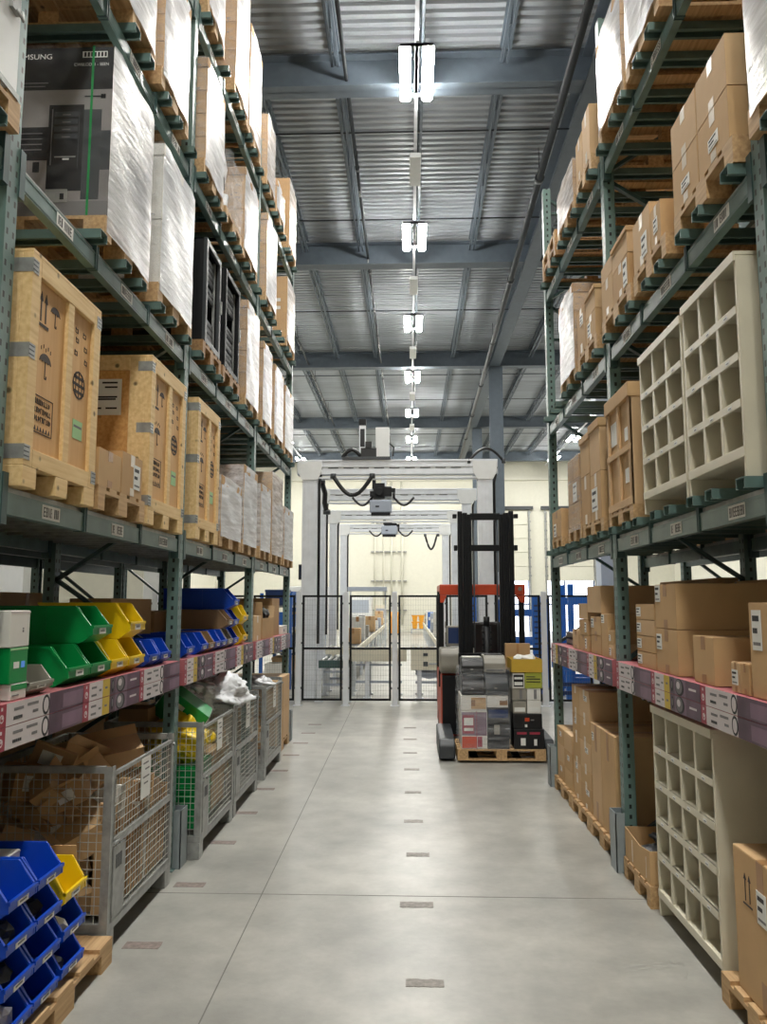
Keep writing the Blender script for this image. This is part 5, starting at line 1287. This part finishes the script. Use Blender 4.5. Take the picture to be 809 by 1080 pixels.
fb('white_carton','white carton with a brown tape flap over the black carton','carton',1.005,1.28,.703,.85,('white_card','card_dark','ink_soft'),[(.6,.98,.2,.6,0)],.55,FY,.005,G)
def printer(label,x0,x1,z0,z1,mt,top,y=FY):
    w=x1-x0; h=z1-z0; t=thing('printer',label,'printer',((x0+x1)/2,y,z0),0,'printers on the reach truck pallet'); b=MB(); b.prism([(0,0),(0,h*.55),(.05,h*.82),(.12,h),(.42,h),(.42,0)],'x',-w/2,w/2); b.build('body',M[mt],t,.012,True)
    q=MB(); q.box(-w*.42,w*.42,.14,.4,h,h+.012); q.build('lid',M[top],t,.004); q=MB(); q.box(-w*.38,w*.38,-.012,.1,h*.12,h*.18); q.build('paper_tray',M['darkgrey'],t,.003); q=MB(); q.box(-w*.1,w*.02,-.004,.001,h*.3,h*.36); q.build('button_panel',M['greyplastic'],t)
printer('dark printer under stretch film in the left stack on the reach truck',  .68,.98,.86,1.10,'black','darkgrey')
printer('grey printer under stretch film in the left stack on the reach truck',.985,1.285,.86,1.13,'darkgrey','black')
printer('black printer with a pale lid on top of the left stack on the reach truck',.68,.975,1.12,1.33,'black','white_card')
printer('pale printer with a dark lid on top of the reach truck load',.98,1.27,1.14,1.36,'greyplastic','black',FY+.1)
t=thing('stretch_film','loose glossy stretch film round the left stack on the reach truck','film',(.975,FY-.02,FZ)); film_mb(.66,.62,1.02,.014,0,77,.016).build('film_sheet',[M['film_fork'],M['film_fork']],t)
fb('black_box','lower black box with red lettering band on the right of the reach truck pallet','carton',1.35,1.74,FZ,.425,('black','red','white_paper','ink_soft'),[(.1,.42,.74,.86,0),(.52,.86,.74,.86,0),(.22,.38,.18,.55,1),(.66,.76,.18,.5,1)],.4,FY,.005,G)
fb('black_box','upper black box with an orange mark on the right of the reach truck pallet','carton',1.345,1.72,.428,.62,('black','orange','white_paper','ink_soft'),[(.40,.56,.5,.74,0),(.6,.72,.55,.64,3),(.40,.48,.12,.3,1)],.4,FY+.01,.005,G)
for i,(x0,x1,z0,z1) in enumerate(((1.345,1.52,.623,.78),(1.53,1.71,.623,.79),(1.34,1.525,.793,.945),(1.53,1.71,.793,.945))):
    fb('grey_carton','pale grey carton in the right stack on the reach truck, %s'%['lower left','lower right','upper left','upper right'][i],'carton',x0,x1,z0,z1,('greyplastic' if i in(0,2) else 'white_card','white_paper','ink_soft'),[(.1,.9,.15,.5,0)] if i<2 else [(.5,.7,.1,.9,1)],.35,FY+.02,.005,G)
fb('labelled_box','white box with black picture label in the right stack on the reach truck','carton',1.345,1.50,.948,1.14,('white_card','black','white_paper'),[(.08,.92,.1,.9,0),(.15,.85,.2,.42,1),(.15,.85,.6,.75,1)],.35,FY+.01,.005,G)
fb('lime_box','lime green box beside the black picture label on the reach truck','carton',1.505,1.73,.948,1.15,('lime','greyplastic','ink'),[(.08,.9,.55,.62,1),(.08,.9,.38,.44,1),(.08,.6,.7,.76,1)],.35,FY+.01,.005,G)
def tray_yellow():
    t=thing('open_carton','open yellow carton of white foam on top of the reach truck load','carton',(1.535,FY,1.153),0,G); w,d,h,e=.40,.5,.17,.006
    b=MB(); b.box(-w/2,w/2,0,e,0,h); b.box(-w/2,w/2,d-e,d,0,h); b.box(-w/2,-w/2+e,e,d-e,0,h); b.box(w/2-e,w/2,e,d-e,0,h); b.box(-w/2+e,w/2-e,e,d-e,0,e); b.build('body',M['gold_card'],t)
tray_yellow()
lump('foam_packing','white foam packing heaped in the open yellow carton','packing',(1.535,FY+.25,1.29),.15,M['white_card'],61,(1.1,1.3,.55))
fb('orange_carton','orange-brown carton standing behind the open yellow carton','carton',1.32,1.66,1.153,1.50,('card3','cardtape'),[(.45,.55,0,1,0)],.12,FY+.53,.005,G)
# ------------------------------------------------------------------ safety fence of framed mesh panels in front of the gantry cell
FYY=16.2
def fence_panel(x0,x1,label,y=FYY,h=2.22):
    t=thing('mesh_fence_section',label,'fence panel',((x0+x1)/2,y,0),0,'black framed mesh panels of the safety fence'); w=x1-x0; f=.042; z0=.10
    q=MB()
    for x in (-w/2,w/2-f): q.box(x,x+f,-.015,.015,z0,h)
    for z in (z0,h-f,1.12): q.box(-w/2+f,w/2-f,-.015,.015,z,z+f)
    q.build('frame',M['blacksteel'],t)
    q=MB(); n=int(w/.05); r=.0011
    for i in range(1,n): x=-w/2+w*i/n; q.box(x-r,x+r,-r,r,z0,h)
    for j in range(1,21): z=z0+(h-z0)*j/21; q.box(-w/2+f,w/2-f,r,3*r,z-r,z+r)
    q.build('mesh_infill',M['mesh_dark'],t)
def fence_post(x,label,y=FYY,h=2.28):
    t=thing('fence_post',label,'fence post',(x,y,0),0,'pale posts of the safety fence'); q=MB(); q.box(-.055,.055,-.035,.035,.01,h); q.box(-.05,.05,-.03,.03,h,h+.012); q.build('post',M['alu'],t,.004)
    q=MB(); q.box(-.09,.09,-.09,.09,0,.012); q.build('base_plate',M['alu'],t)
    q=MB()
    for z in (.35,1.25,2.05):
        for s in (-1,1): q.box(s*.055-.03,s*.055+.03,-.02,.02,z-.02,z+.02)
    q.build('panel_clips',M['darkgrey'],t)
px=[-5.25,-4.27,-3.28,-2.27,-1.30,-.305,.66,1.66,2.72,3.74,4.76,5.8]
nm=['at the far left of the fence behind the rack','third from the left end of the fence behind the rack','ending behind the left rack end','beside the left rack end, in front of the teal conveyor bed','second from the left rack end, before the conveyor aisle','third from the left rack end, beside the reach truck','behind the left half of the reach truck','behind the right half of the reach truck','between the reach truck and the right rack','behind the right rack, in front of the blue racks','at the right end of the fence behind the right rack']
pn=['left end','second left','third left','left rack end','first full panel','middle panels','reach truck left side','reach truck mast','reach truck right side','right rack end','right rack middle','right end']
for i,x in enumerate(px): fence_post(x,'pale aluminium fence post near the '+{0:'left end, hidden behind the rack',1:'second panel behind the left rack',2:'third panel behind the left rack',3:'left rack end',4:'corner between the first two full panels',5:'middle of the open aisle',6:'left side of the reach truck',7:'mast of the reach truck',8:'right side of the reach truck',9:'right rack end',10:'blue racks behind the right rack',11:'right end, hidden behind the rack'}[i])
for i in range(11): fence_panel(px[i]+.075,px[i+1]-.075,'black framed mesh panel '+nm[i])
# ------------------------------------------------------------------ gantry frames with handling carriages
def gantry(y,xl,xr,top,carr,label,bw=.30,pw=.30):
    t=thing('portal_gantry',label,'gantry',(0,y,0),0,'portal frames of the handling gantry')
    for x in (xl,xr):
        q=MB(); q.box(x-pw/2,x+pw/2,-.12,.12,.02,top-bw*.6); 
        for k in (-.09,0,.09): q.box(x+k-.012,x+k+.012,-.126,-.12,.02,top-bw)
        q.build('post',M['alu'],t,.006)
        q=MB(); q.box(x-.25,x+.25,-.2,.2,0,.02); q.build('base_plate',M['galv'],t)
        q=MB(); q.prism([(x-.26,top-.02),(x+.26,top-.02),(x+.26,top-.25),(x+.17,top-.42),(x-.17,top-.42),(x-.26,top-.25)],'y',-.15,-.121); q.build('corner_plate',M['whitepaint'],t,.004,True)
        q=MB(); q.tube([(x+pw/2+.04,-.05,1.2),(x+pw/2+.04,-.05,top-.5),(x+pw/2+.1,-.1,top-.15)],.03,6); q.build('cable_duct',M['black'],t)
    q=MB(); q.box(xl-.28,xr+.28,-.12,.12,top-bw,top); q.box(xl-.28,xr+.28,-.14,.0,top-.02,top+.02); q.build('cross_beam',M['alu'],t,.006)
    q=MB(); q.box(xl,xr,-.128,-.12,top-bw*.52,top-bw*.44); 
    for k in range(9): a=xl+.4+k*(xr-xl-.8)/9; q.box(a,a+.22,-.131,-.128,top-bw*.56,top-bw*.50,1)
    q.build('rail',[M['galv'],M['blacksteel']],t)
    q=MB(); q.box(xl,xr,-.10,.10,top-bw-.09,top-bw-.05); q.build('lower_rail',M['alu'],t)
    if carr is not None:
        x,dn=carr
        c=MB(); c.box(x-.26,x+.26,-.32,-.13,top-.36,top+.06); c.box(x-.12,x+.22,-.36,-.32,top-.3,top-.02); o=c.build('carriage',M['whitepaint'],t,.012)
        q=MB(); q.box(x-.05,x+.09,-.44,-.32,top-dn,top+.72); q.build('lift_column',M['alu'],o,.006)
        q=MB(); m=top+.18; q.box(x-.26,x+.05,-.52,-.40,m-.48,m-.06); q.box(x+.02,x+.24,-.56,-.4,m-.42,m-.16); q.box(x-.36,x-.16,-.5,-.3,m-.42,m-.28); q.box(x-.3,x-.2,-.4,-.32,m-.2,m+.06); q.box(x+.2,x+.34,-.5,-.4,m-.3,m-.2); cyl(q,(x-.10,-.6,m-.3),(x-.10,-.4,m-.3),.11); q.build('drive_motor',M['blacksteel'],o,.008)
        q=MB(); q.box(x-.36,x+.24,-.62,-.36,top-dn-.28,top-dn+.06); o2=q.build('gripper_head',M['wallgrey'],o,.03)
        q=MB(); q.box(x-.32,x+.2,-.60,-.38,top-dn-.36,top-dn-.28); q.box(x-.2,x-.1,-.635,-.62,top-dn-.14,top-dn-.10); q.build('gripper_pad',M['blacksteel'],o2)
        q=MB(); 
        for s in (-1,1):
            q.tube([(x+s*.3,-.3,top-.1)]+[(x+s*(.3+.55*u),-.3,top-.25-.22*sin(pi*u)) for u in [i/10 for i in range(11)]],.035,6)
        q.build('cable_chain',M['black'],o)
    return t
gantry(17.0,-2.16,1.64,5.14,None,'nearest pale portal frame of the gantry right behind the fence',.30,.32)
gantry(21.9,-2.47,1.60,5.22,(-.72,.42),'second portal frame of the gantry, carrying the upper grey gripper',.30,.26)
gantry(26.0,-2.52,1.50,5.10,None,'third portal frame of the gantry from the fence',.28,.24)
gantry(31.0,-2.60,1.42,5.14,(-.72,.15),'farthest portal frame of the gantry, carrying the lower grey gripper',.28,.26)
def top_carriage():
    t=thing('gantry_carriage','carriage with white control box and black cable loop on top of the nearest gantry beam','carriage',(-.95,17.0,5.16))
    q=MB(); q.box(-.5,.55,-.18,.18,0,.06); q.build('base_plate',M['darkgrey'],t)
    q=MB(); q.box(.22,.52,-.12,.14,.06,.72); q.build('control_box',M['whitepaint'],t,.01)
    q=MB(); q.box(-.14,.0,-.06,.06,.06,.78); q.box(-.15,.01,-.07,.07,.78,.92,1); q.box(-.12,-.02,-.066,-.06,.3,.7,2); q.build('lift_column',[M['alu'],M['blacksteel'],M['ink']],t)
    q=MB(); q.box(-.1,.24,-.14,.06,.06,.26); q.box(.0,.14,-.16,.0,.26,.4); q.tube([(-.5,-.05,.06)]+[(-.5+.4*u,-.05,.08+.16*sin(pi*u)) for u in [i/10 for i in range(11)]],.045,8); q.tube([(.5,0,.4),(.62,0,.3),(.6,0,.1)],.02,6); q.build('drive_motor',M['black'],t,.0)
top_carriage()
def hose(label,pts,r=.045):
    t=thing('cable_hose',label,'hose',pts[0]); o=Vector(pts[0]); q=MB(); q.tube([Vector(p)-o for p in pts],r,8); q.build('hose',M['black'],t); q=MB(); q.tube([Vector((0,0,.05)),Vector((0,0,-.05))],r*1.4,8); q.tube([Vector(pts[-1])-o+Vector((0,0,.05)),Vector(pts[-1])-o-Vector((0,0,.05))],r*1.4,8); q.build('hose_clamp',M['darkgrey'],t)
hose('black cable loop hanging under the left of the nearest gantry beam',[(-1.65+.85*u,16.86,4.80-.42*sin(pi*u)*(1 if u>.02 else 0)) for u in [i/14 for i in range(15)]])
hose('black cable loop hanging beside the farthest gantry post on the right',[(.62+.5*u,30.7,4.7-.55*sin(pi*min(1,u*1.1))) for u in [i/14 for i in range(15)]],.04)
hose('black cable arching over the right corner of the nearest gantry frame',[(1.3+.75*u,16.9,5.12+.28*sin(pi*u)) for u in [i/14 for i in range(15)]],.03)
hose('thick black cable bundle behind the left post of the nearest gantry frame',[(-1.95,17.3,4.75),(-1.88,17.4,4.5),(-1.9,17.5,4.3),(-1.86,17.6,4.1)],.06)
# ------------------------------------------------------------------ conveyors inside the cell
def cross_conveyor(x0,x1,y0,y1,zt,zb,label,mt,legs,panel=True):
    t=thing('roller_conveyor',label,'conveyor',((x0+x1)/2,y0,0),0,'roller conveyors in the gantry cell'); w=x1-x0; d=y1-y0
    q=MB(); q.box(-w/2,w/2,0,.04,zb,zt); q.box(-w/2,w/2,d-.04,d,zb,zt); q.box(-w/2,w/2,.04,d-.04,zb,zb+.03); q.build('side_frame',M[mt],t,.005)
    q=MB(); n=max(3,int(w/.11))
    for i in range(n): x=-w/2+.06+i*(w-.12)/(n-1); cyl(q,(x,.03,zt-.02),(x,d-.03,zt-.02),.035,8)
    q.build('rollers',M['galv'],t)
    for x in legs:
        for y in (.06,d-.06):
            q=MB(); q.box(x-.045,x+.045,y-.04,y+.04,.03,zb); q.box(x-.09,x+.09,y-.06,y+.06,0,.03); q.build('leg',M['alu'],t)
    for za,zc in ((.33,.38),(zb-.10,zb-.06)): q=MB(); q.box(-w/2+.1,w/2-.1,.06,.10,za,zc); q.build('cross_brace',M['wallgrey'],t)
    return t
c=cross_conveyor(-1.28,-.32+.25,17.35,18.25,1.06,.80,'cream roller conveyor behind the middle fence panels',  'cream',[-.25,.42])
c=cross_conveyor(0.02,1.0,17.3,18.3,1.07,.62,'cream drive conveyor with control panels behind the fence beside the reach truck','cream',[-.30,.35])
q=MB(); q.box(.12,.40,-.012,0,.86,.98); q.build('control_panel',M['navy'],c)
q=MB(); q.box(-.22,-.12,-.012,0,.92,.98); q.box(-.22,-.12,-.012,0,.70,.80); q.build('control_panel',M['darkgrey'],c)
q=MB(); q.box(-.1,.45,-.02,.0,.745,.765); q.build('trim_rail',M['wallgrey'],c)
q=MB(); q.prism([(-.40,.62),(.45,.62),(.3,.50),(-.1,.42),(-.35,.48)],'y',.1,.5); cyl(q,(.22,.1,.54),(.22,.3,.54),.07); q.build('drive_motor',M['wallgrey'],c,0,True)
cross_conveyor(-1.92,-1.30,16.75,18.0,.86,.70,'dark teal conveyor bed behind the first fence panel by the left rack','teal_dark',[-.3,.3])
cross_conveyor(-1.92,-1.33,18.1,18.9,1.05,.9,'cream roller conveyor behind the dark teal conveyor bed','cream',[-.3,.3])
cross_conveyor(1.1,2.4,18.6,19.4,1.0,.75,'cream roller conveyor hidden behind the reach truck','cream',[-.6,.6])
def long_conveyor(x,y0,y1,w,z,label,mt):
    t=thing('belt_conveyor',label,'conveyor',(x,y0,0)); L=y1-y0
    q=MB(); q.box(-w/2,-w/2+.05,0,L,z-.18,z); q.box(w/2-.05,w/2,0,L,z-.18,z); q.build('side_frame',M[mt],t,.005)
    q=MB(); q.box(-w/2+.05,w/2-.05,0,L,z-.08,z-.03); q.build('belt',M['darkgrey'],t)
    for k in range(int(L/3)+1):
        for s in (-1,1):
            q=MB(); q.box(s*(w/2-.06)-.04,s*(w/2-.06)+.04,k*3+.1,k*3+.18,0,z-.18); q.build('leg',M['alu'],t)
long_conveyor(-1.65,20.0,48,.62,.92,'long white belt conveyor running away on the left of the cell aisle','cream')
long_conveyor(1.0,22.3,50,.36,.9,'long white belt conveyor running away on the right of the cell aisle','cream')
def machine(name,label,cat,x,y,w,d,h,mt,mt2,z=0,screen=True):
    t=thing(name,label,cat,(x,y,z)); q=MB(); q.box(-w/2,w/2,0,d,.06,h); q.build('housing',M[mt],t,.02)
    q=MB()
    for s in (-1,1):
        for yy in (.08,d-.12): q.box(s*(w/2-.08)-.04,s*(w/2-.08)+.04,yy,yy+.06,0,.06)
    q.build('feet',M['darkgrey'],t)
    q=MB(); q.box(-w*.38,w*.38,-.02,0,h*.55,h*.88); q.build('window_panel' if screen else 'door_panel',M[mt2],t,.005)
    q=MB(); q.box(-w*.3,w*.2,-.03,-.0,h*.42,h*.48); q.build('control_strip',M['darkgrey'],t)
    return t
machine('packing_machine','white packing machine at the far end of the cell aisle on the left','machine',-3.3,53,1.5,2,2.6,'whitepaint','wallgrey')
machine('control_cabinet','small pale cabinet with dark slot right of the packing machine','cabinet',-2.0,54,.75,.7,1.95,'cream','wallgrey')
machine('blue_cabinet','narrow blue and white cabinet behind the orange pallet truck','cabinet',-1.1,56,.4,.6,2.5,'whitepaint','bluepaint')
def orange_truck():
    t=thing('pallet_truck','small orange pallet truck parked by the far wall','truck',(-1.0,52,0)); q=MB(); q.prism([(0,.1),(0,1.2),(.25,1.5),(.5,1.5),(.6,.9),(1.2,.8),(1.2,.1)],'x',-.3,.3); q.build('body',M['amber'],t,.03,True)
    q=MB(); q.tube([(0,.1,1.4),(0,-.2,1.9)],.04,8); q.tube([(-.25,-.2,1.9),(.25,-.2,1.9)],.04,8); q.build('handle',M['black'],t)
    q=MB(); cyl(q,(-.3,.2,.15),(.3,.2,.15),.15); q.box(-.27,-.12,-1.0,0,.05,.12); q.box(.12,.27,-1.0,0,.05,.12); q.build('wheels_and_forks',M['black'],t)
orange_truck()
for i,(x,y,z,w,h) in enumerate(((.70,50.2,1.22,.66,1.0),)): pass
def shelf_stand():
    t=thing('shelf_stand','low stand carrying yellow tubs by the far wall','stand',(.6,55,0)); q=MB(); 
    for xx in (-.5,.44): q.box(xx,xx+.06,0,.6,0,.3)
    q.box(-.5,.5,0,.6,.26,.30); q.build('frame',M['wallgrey'],t)
shelf_stand()
for i,(x,z,w,h,lab) in enumerate(((.36,.301,.4,.5,'left lower yellow tub on the low stand by the far wall'),(.82,.301,.4,.5,'right lower yellow tub on the low stand by the far wall'),(.36,.802,.4,.45,'left upper yellow tub stacked by the far wall'),(.82,.802,.4,.45,'right upper yellow tub stacked by the far wall'))):
    t=thing('yellow_tub',lab,'tub',(x,55.05,z),0,'yellow tubs by the far wall'); q=MB(); q.prism([(-w/2+.06,0),(w/2-.06,0),(w/2,h),(-w/2,h)],'y',0,.55); q.build('body',M['amber'],t,.02,True); q=MB(); q.box(-w/2-.03,w/2+.03,-.03,.58,h-.08,h); q.build('rim',M['amber'],t)
def pipes():
    for i,(x,r) in enumerate(((-2.6,.05),(-1.35,.07),(-.55,.09),(-1.95,.05))):
        t=thing('wall_pipe','pale vertical pipe on the far wall, %s from the left'%['first','third','fourth','second'][i],'pipe',(x,WY-.2,0),0,'pale pipes on the far wall'); q=MB(); cyl(q,(0,0,.5),(0,0,11.3),r,8); q.build('pipe_run',M['wall'],t)
        for k in range(5): q=MB(); q.box(-r-.25,r+.25,.0,.18,1.5+k*2.2,1.58+k*2.2); q.build('bracket',M['galv'],t)
pipes()
# equipment on the left side of the cell, seen between the gantry posts
def mini_rack(x,y0,y1,d,h,mt,levels,label,fill,gname):
    t=thing('storage_shelf',label,'shelf',(x,y0,0)); L=y1-y0; n=max(2,int(L/1.6))
    for k in range(n+1):
        for dx in (0,d):
            q=MB(); yy=L*k/n; q.box(dx-.04,dx+.04,yy-.04,yy+.04,0,h); q.build('upright',M[mt],t)
    for z in levels: 
        q=MB(); q.box(-.03,d+.03,-.03,L+.03,z-.05,z); q.build('shelf_board',M['galv'],t)
    return t
mini_rack(-3.6,19.2,27,.7,2.3,'bluepaint',(.35,.9,1.45,2.0),'blue framed storage shelf left of the gantry cell behind the fence',None,None)
rnd=random.Random(3); k=0
for z in (.35,.9,1.45,2.0):
    for y in (19.5,20.6,21.8,23.0,24.2,25.4):
        w=rnd.uniform(.55,.9); mt=rnd.choice(['navy','bluepaint','greyplastic','card0','white_card']); h=rnd.uniform(.22,.40)
        nmz={.35:'bottom',.9:'second',1.45:'third',2.0:'top'}[z]; nmy=nth[[19.5,20.6,21.8,23.0,24.2,25.4].index(y)]
        t=thing('storage_box','%s storage box on the %s board of the blue shelf, %s from the fence'%({'navy':'navy','bluepaint':'blue','greyplastic':'grey','card0':'brown','white_card':'white'}[mt],nmz,nmy),'box',(-3.25,y,z),0,'storage boxes on the blue shelf'); q=MB(); q.box(-.25,.25,-w/2,w/2,0,h); q.build('body',M[mt],t,.01); q=MB(); q.box(-.26,.26,-w/2-.01,w/2+.01,h-.05,h+.01); q.build('lid',M[mt],t,.005)
def screen():
    t=thing('monitor','black monitor on a pole above the first fence panel','monitor',(-3.7,28.4,0)); q=MB(); q.box(-.03,.03,0,.06,.03,3.2); q.box(-.2,.2,-.2,.25,0,.03); q.build('pole',M['alu'],t); q=MB(); q.box(-.3,.3,-.08,0,2.9,3.45); q.build('screen_housing',M['black'],t,.01); q=MB(); q.box(-.27,.27,-.085,-.08,2.95,3.4); q.build('screen',M['glass_dark'],t)
screen()
machine('label_machine','white machine with dark rounded head behind the gantry posts on the left','machine',-3.9,30.0,1.5,1.5,2.7,'whitepaint','navy')
def lamp_frame():
    t=thing('work_station','work station with grey flat lamp canopy left of the cell aisle','work station',(-1.62,30.5,0)); q=MB(); q.box(-.75,.75,-.4,.4,2.52,2.68); q.build('canopy',M['wallgrey'],t,.01)
    for s in (-1,1):
        q=MB(); q.box(s*.68-.03,s*.68+.03,.3,.36,0,2.52); q.build('post',M['alu'],t)
    q=MB(); q.box(-.7,-.36,-.3,.3,.88,1.6); q.build('rear_panel',M['whitepaint'],t)
lamp_frame()
rnd=random.Random(8)
for i,y in enumerate((23.2,25.4,27.8,33,36,39.5,43)):
    h=rnd.uniform(.35,.75); t=thing('tote_box','%s box riding on the left belt conveyor, %s from the fence'%(['brown','white','grey','brown','white','grey','brown'][i],nth[i]),'box',(-1.65,y,.895),0,'boxes on the left belt conveyor'); q=MB(); q.box(-.22,.22,-.3,.3,0,h); q.build('body',M[['card1','white_card','greyplastic','card0','white_card','wallgrey','card2'][i]],t,.01); q=MB(); q.box(-.05,.05,-.302,.302,h-.15,h+.002); q.build('tape',M['cardtape'],t)
for i,y in enumerate((24.5,29,33.5,38,42.5,46)):
    h=rnd.uniform(.5,1.1); t=thing('tote_box','%s box on the right belt conveyor, %s from the fence'%(['grey','white','grey','blue','white','grey'][i],nth[i]),'box',(1.0,y,.875),0,'boxes on the right belt conveyor'); q=MB(); q.box(-.13,.13,-.4,.4,0,h); q.build('body',M[['greyplastic','white_card','wallgrey','bluepaint','white_card','greyplastic'][i]],t,.01); q=MB(); q.box(-.1,.1,-.402,.402,h*.5,h*.7); q.build('panel',M['white_paper'],t)
# blue racks and pale machines behind the fence on the right
def blue_rack(x0,x1,y,h,levels,label,depth=1.0):
    t=thing('blue_rack',label,'rack',(x0,y,0),0,'blue racks behind the fence'); w=x1-x0
    for xx in (0,w):
        for yy in (0,depth):
            q=MB(); q.box(xx-.06,xx+.06,yy-.06,yy+.06,0,h); 
            q.build('upright',M['bluepaint'],t)
    for z in levels:
        q=MB()
        for yy in (0,depth): q.box(.06,w-.06,yy-.04,yy+.04,z-.16,z)
        q.build('beam',M['bluepaint'],t)
    q=MB()
    for i in range(12): q.box(-.065,.065,-.02,.02,.3+i*(h-.5)/12,.36+i*(h-.5)/12)
    q.build('ladder',M['navy'],t)
def mesh_door(x0,x1,y,h,label):
    t=thing('blue_slotted_guard',label,'guard panel',((x0+x1)/2,y,0),0,'blue guard panels behind the fence'); w=x1-x0; q=MB(); 
    q.box(-w/2,w/2,-.02,.02,.15,h); q.build('sheet',M['bluepaint'],t,.005); q=MB()
    for i in range(16): q.box(-w/2+.04,w/2-.04,-.028,-.02,.25+i*(h-.35)/16,.29+i*(h-.35)/16)
    q.build('slots',M['navy'],t); q=MB(); q.box(-w/2,-w/2+.08,-.2,.2,0,.15); q.box(w/2-.08,w/2,-.2,.2,0,.15); q.build('foot',M['blacksteel'],t)
blue_rack(3.75,6.2,18.6,2.5,(.35,1.25,2.2),'tall blue rack behind the right rack end and fence')
blue_rack(2.3,3.35,19.5,2.15,(.5,1.2,1.9),'narrow blue rack behind the reach truck guard')
mesh_door(2.62,2.90,17.1,2.2,'slim blue slotted panel behind the fence right of the reach truck')
mesh_door(2.05,2.18,17.1,2.2,'slimmest blue slotted panel behind the reach truck pillar')
mesh_door(1.15,1.45,17.3,2.2,'blue slotted panel seen through the mast of the reach truck')
def blue_deck():
    t=thing('blue_conveyor','blue framed roller deck under the blue rack at the right rack end','conveyor',(4.6,17.2,0)); q=MB(); q.box(-1.4,1.4,0,.06,.62,.86); q.box(-1.4,1.4,.9,.96,.62,.86); q.build('side_frame',M['bluepaint'],t,.01)
    q=MB()
    for i in range(20): x=-1.3+i*.137; cyl(q,(x,.06,.83),(x,.9,.83),.03,8)
    q.build('rollers',M['galv'],t)
    for x in (-1.2,0,1.2):
        q=MB(); q.box(x-.06,x+.06,0.0,.1,0,.62); q.box(x-.06,x+.06,.86,.96,0,.62); q.build('leg',M['bluepaint'],t)
    q=MB(); q.box(-1.4,1.4,-.02,0,.30,.38); q.box(-1.4,1.4,-.02,0,.12,.2); q.build('lower_rail',M['navy'],t)
blue_deck()
machine('wrapping_machine','pale grey wrapping machine behind the fence right of the reach truck','machine',2.45,21.5,.55,.8,2.9,'wallgrey','whitepaint')
# bollards and racks far behind the left rack, seen through the gaps
machine('white_cabinet','bright white cabinet seen through the left rack under the crates','cabinet',-8.2,12.5,3.0,1,3.2,'whitepaint','wall')
machine('grey_cabinet','pale cabinet seen through the left rack past the second post','cabinet',-9.0,22,4.0,1,3.4,'whitepaint','wall')
# ------------------------------------------------------------------ camera, world, view
cam=bpy.data.cameras.new('camera'); co=bpy.data.objects.new('camera',cam); C.objects.link(co); S.camera=co
F=830.; vx,vy=432.,636.5; cx,cy=404.5,540.
th=math.atan((vy-cy)/F); ps=math.atan((vx-cx)/(F/math.cos(th)))
co.location=(0,0,2.05); co.rotation_euler=(pi/2+th,0,ps)
cam.sensor_fit='VERTICAL'; cam.sensor_height=24; cam.lens=F/1080*24; cam.clip_start=.05; cam.clip_end=200
w=bpy.data.worlds.new('world'); S.world=w; w.use_nodes=True
bg=w.node_tree.nodes['Background']; bg.inputs[0].default_value=(.75,.85,1,1); bg.inputs[1].default_value=.6
S.view_settings.view_transform='Standard'; S.view_settings.look='None'; S.view_settings.gamma=1; S.view_settings.exposure=EXPO
S.view_settings.use_curve_mapping=False
S.cycles.use_denoising=True
S.cycles.max_bounces=8; S.cycles.diffuse_bounces=3; S.cycles.glossy_bounces=3; S.cycles.transparent_max_bounces=24; S.cycles.transmission_bounces=4
S.cycles.sample_clamp_indirect=6; S.cycles.caustics_reflective=False; S.cycles.caustics_refractive=False
for l,v in LABELS.items():
    if len(v)>1 and not all(g for _,g in v): print('DUPLICATE LABEL',len(v),l)
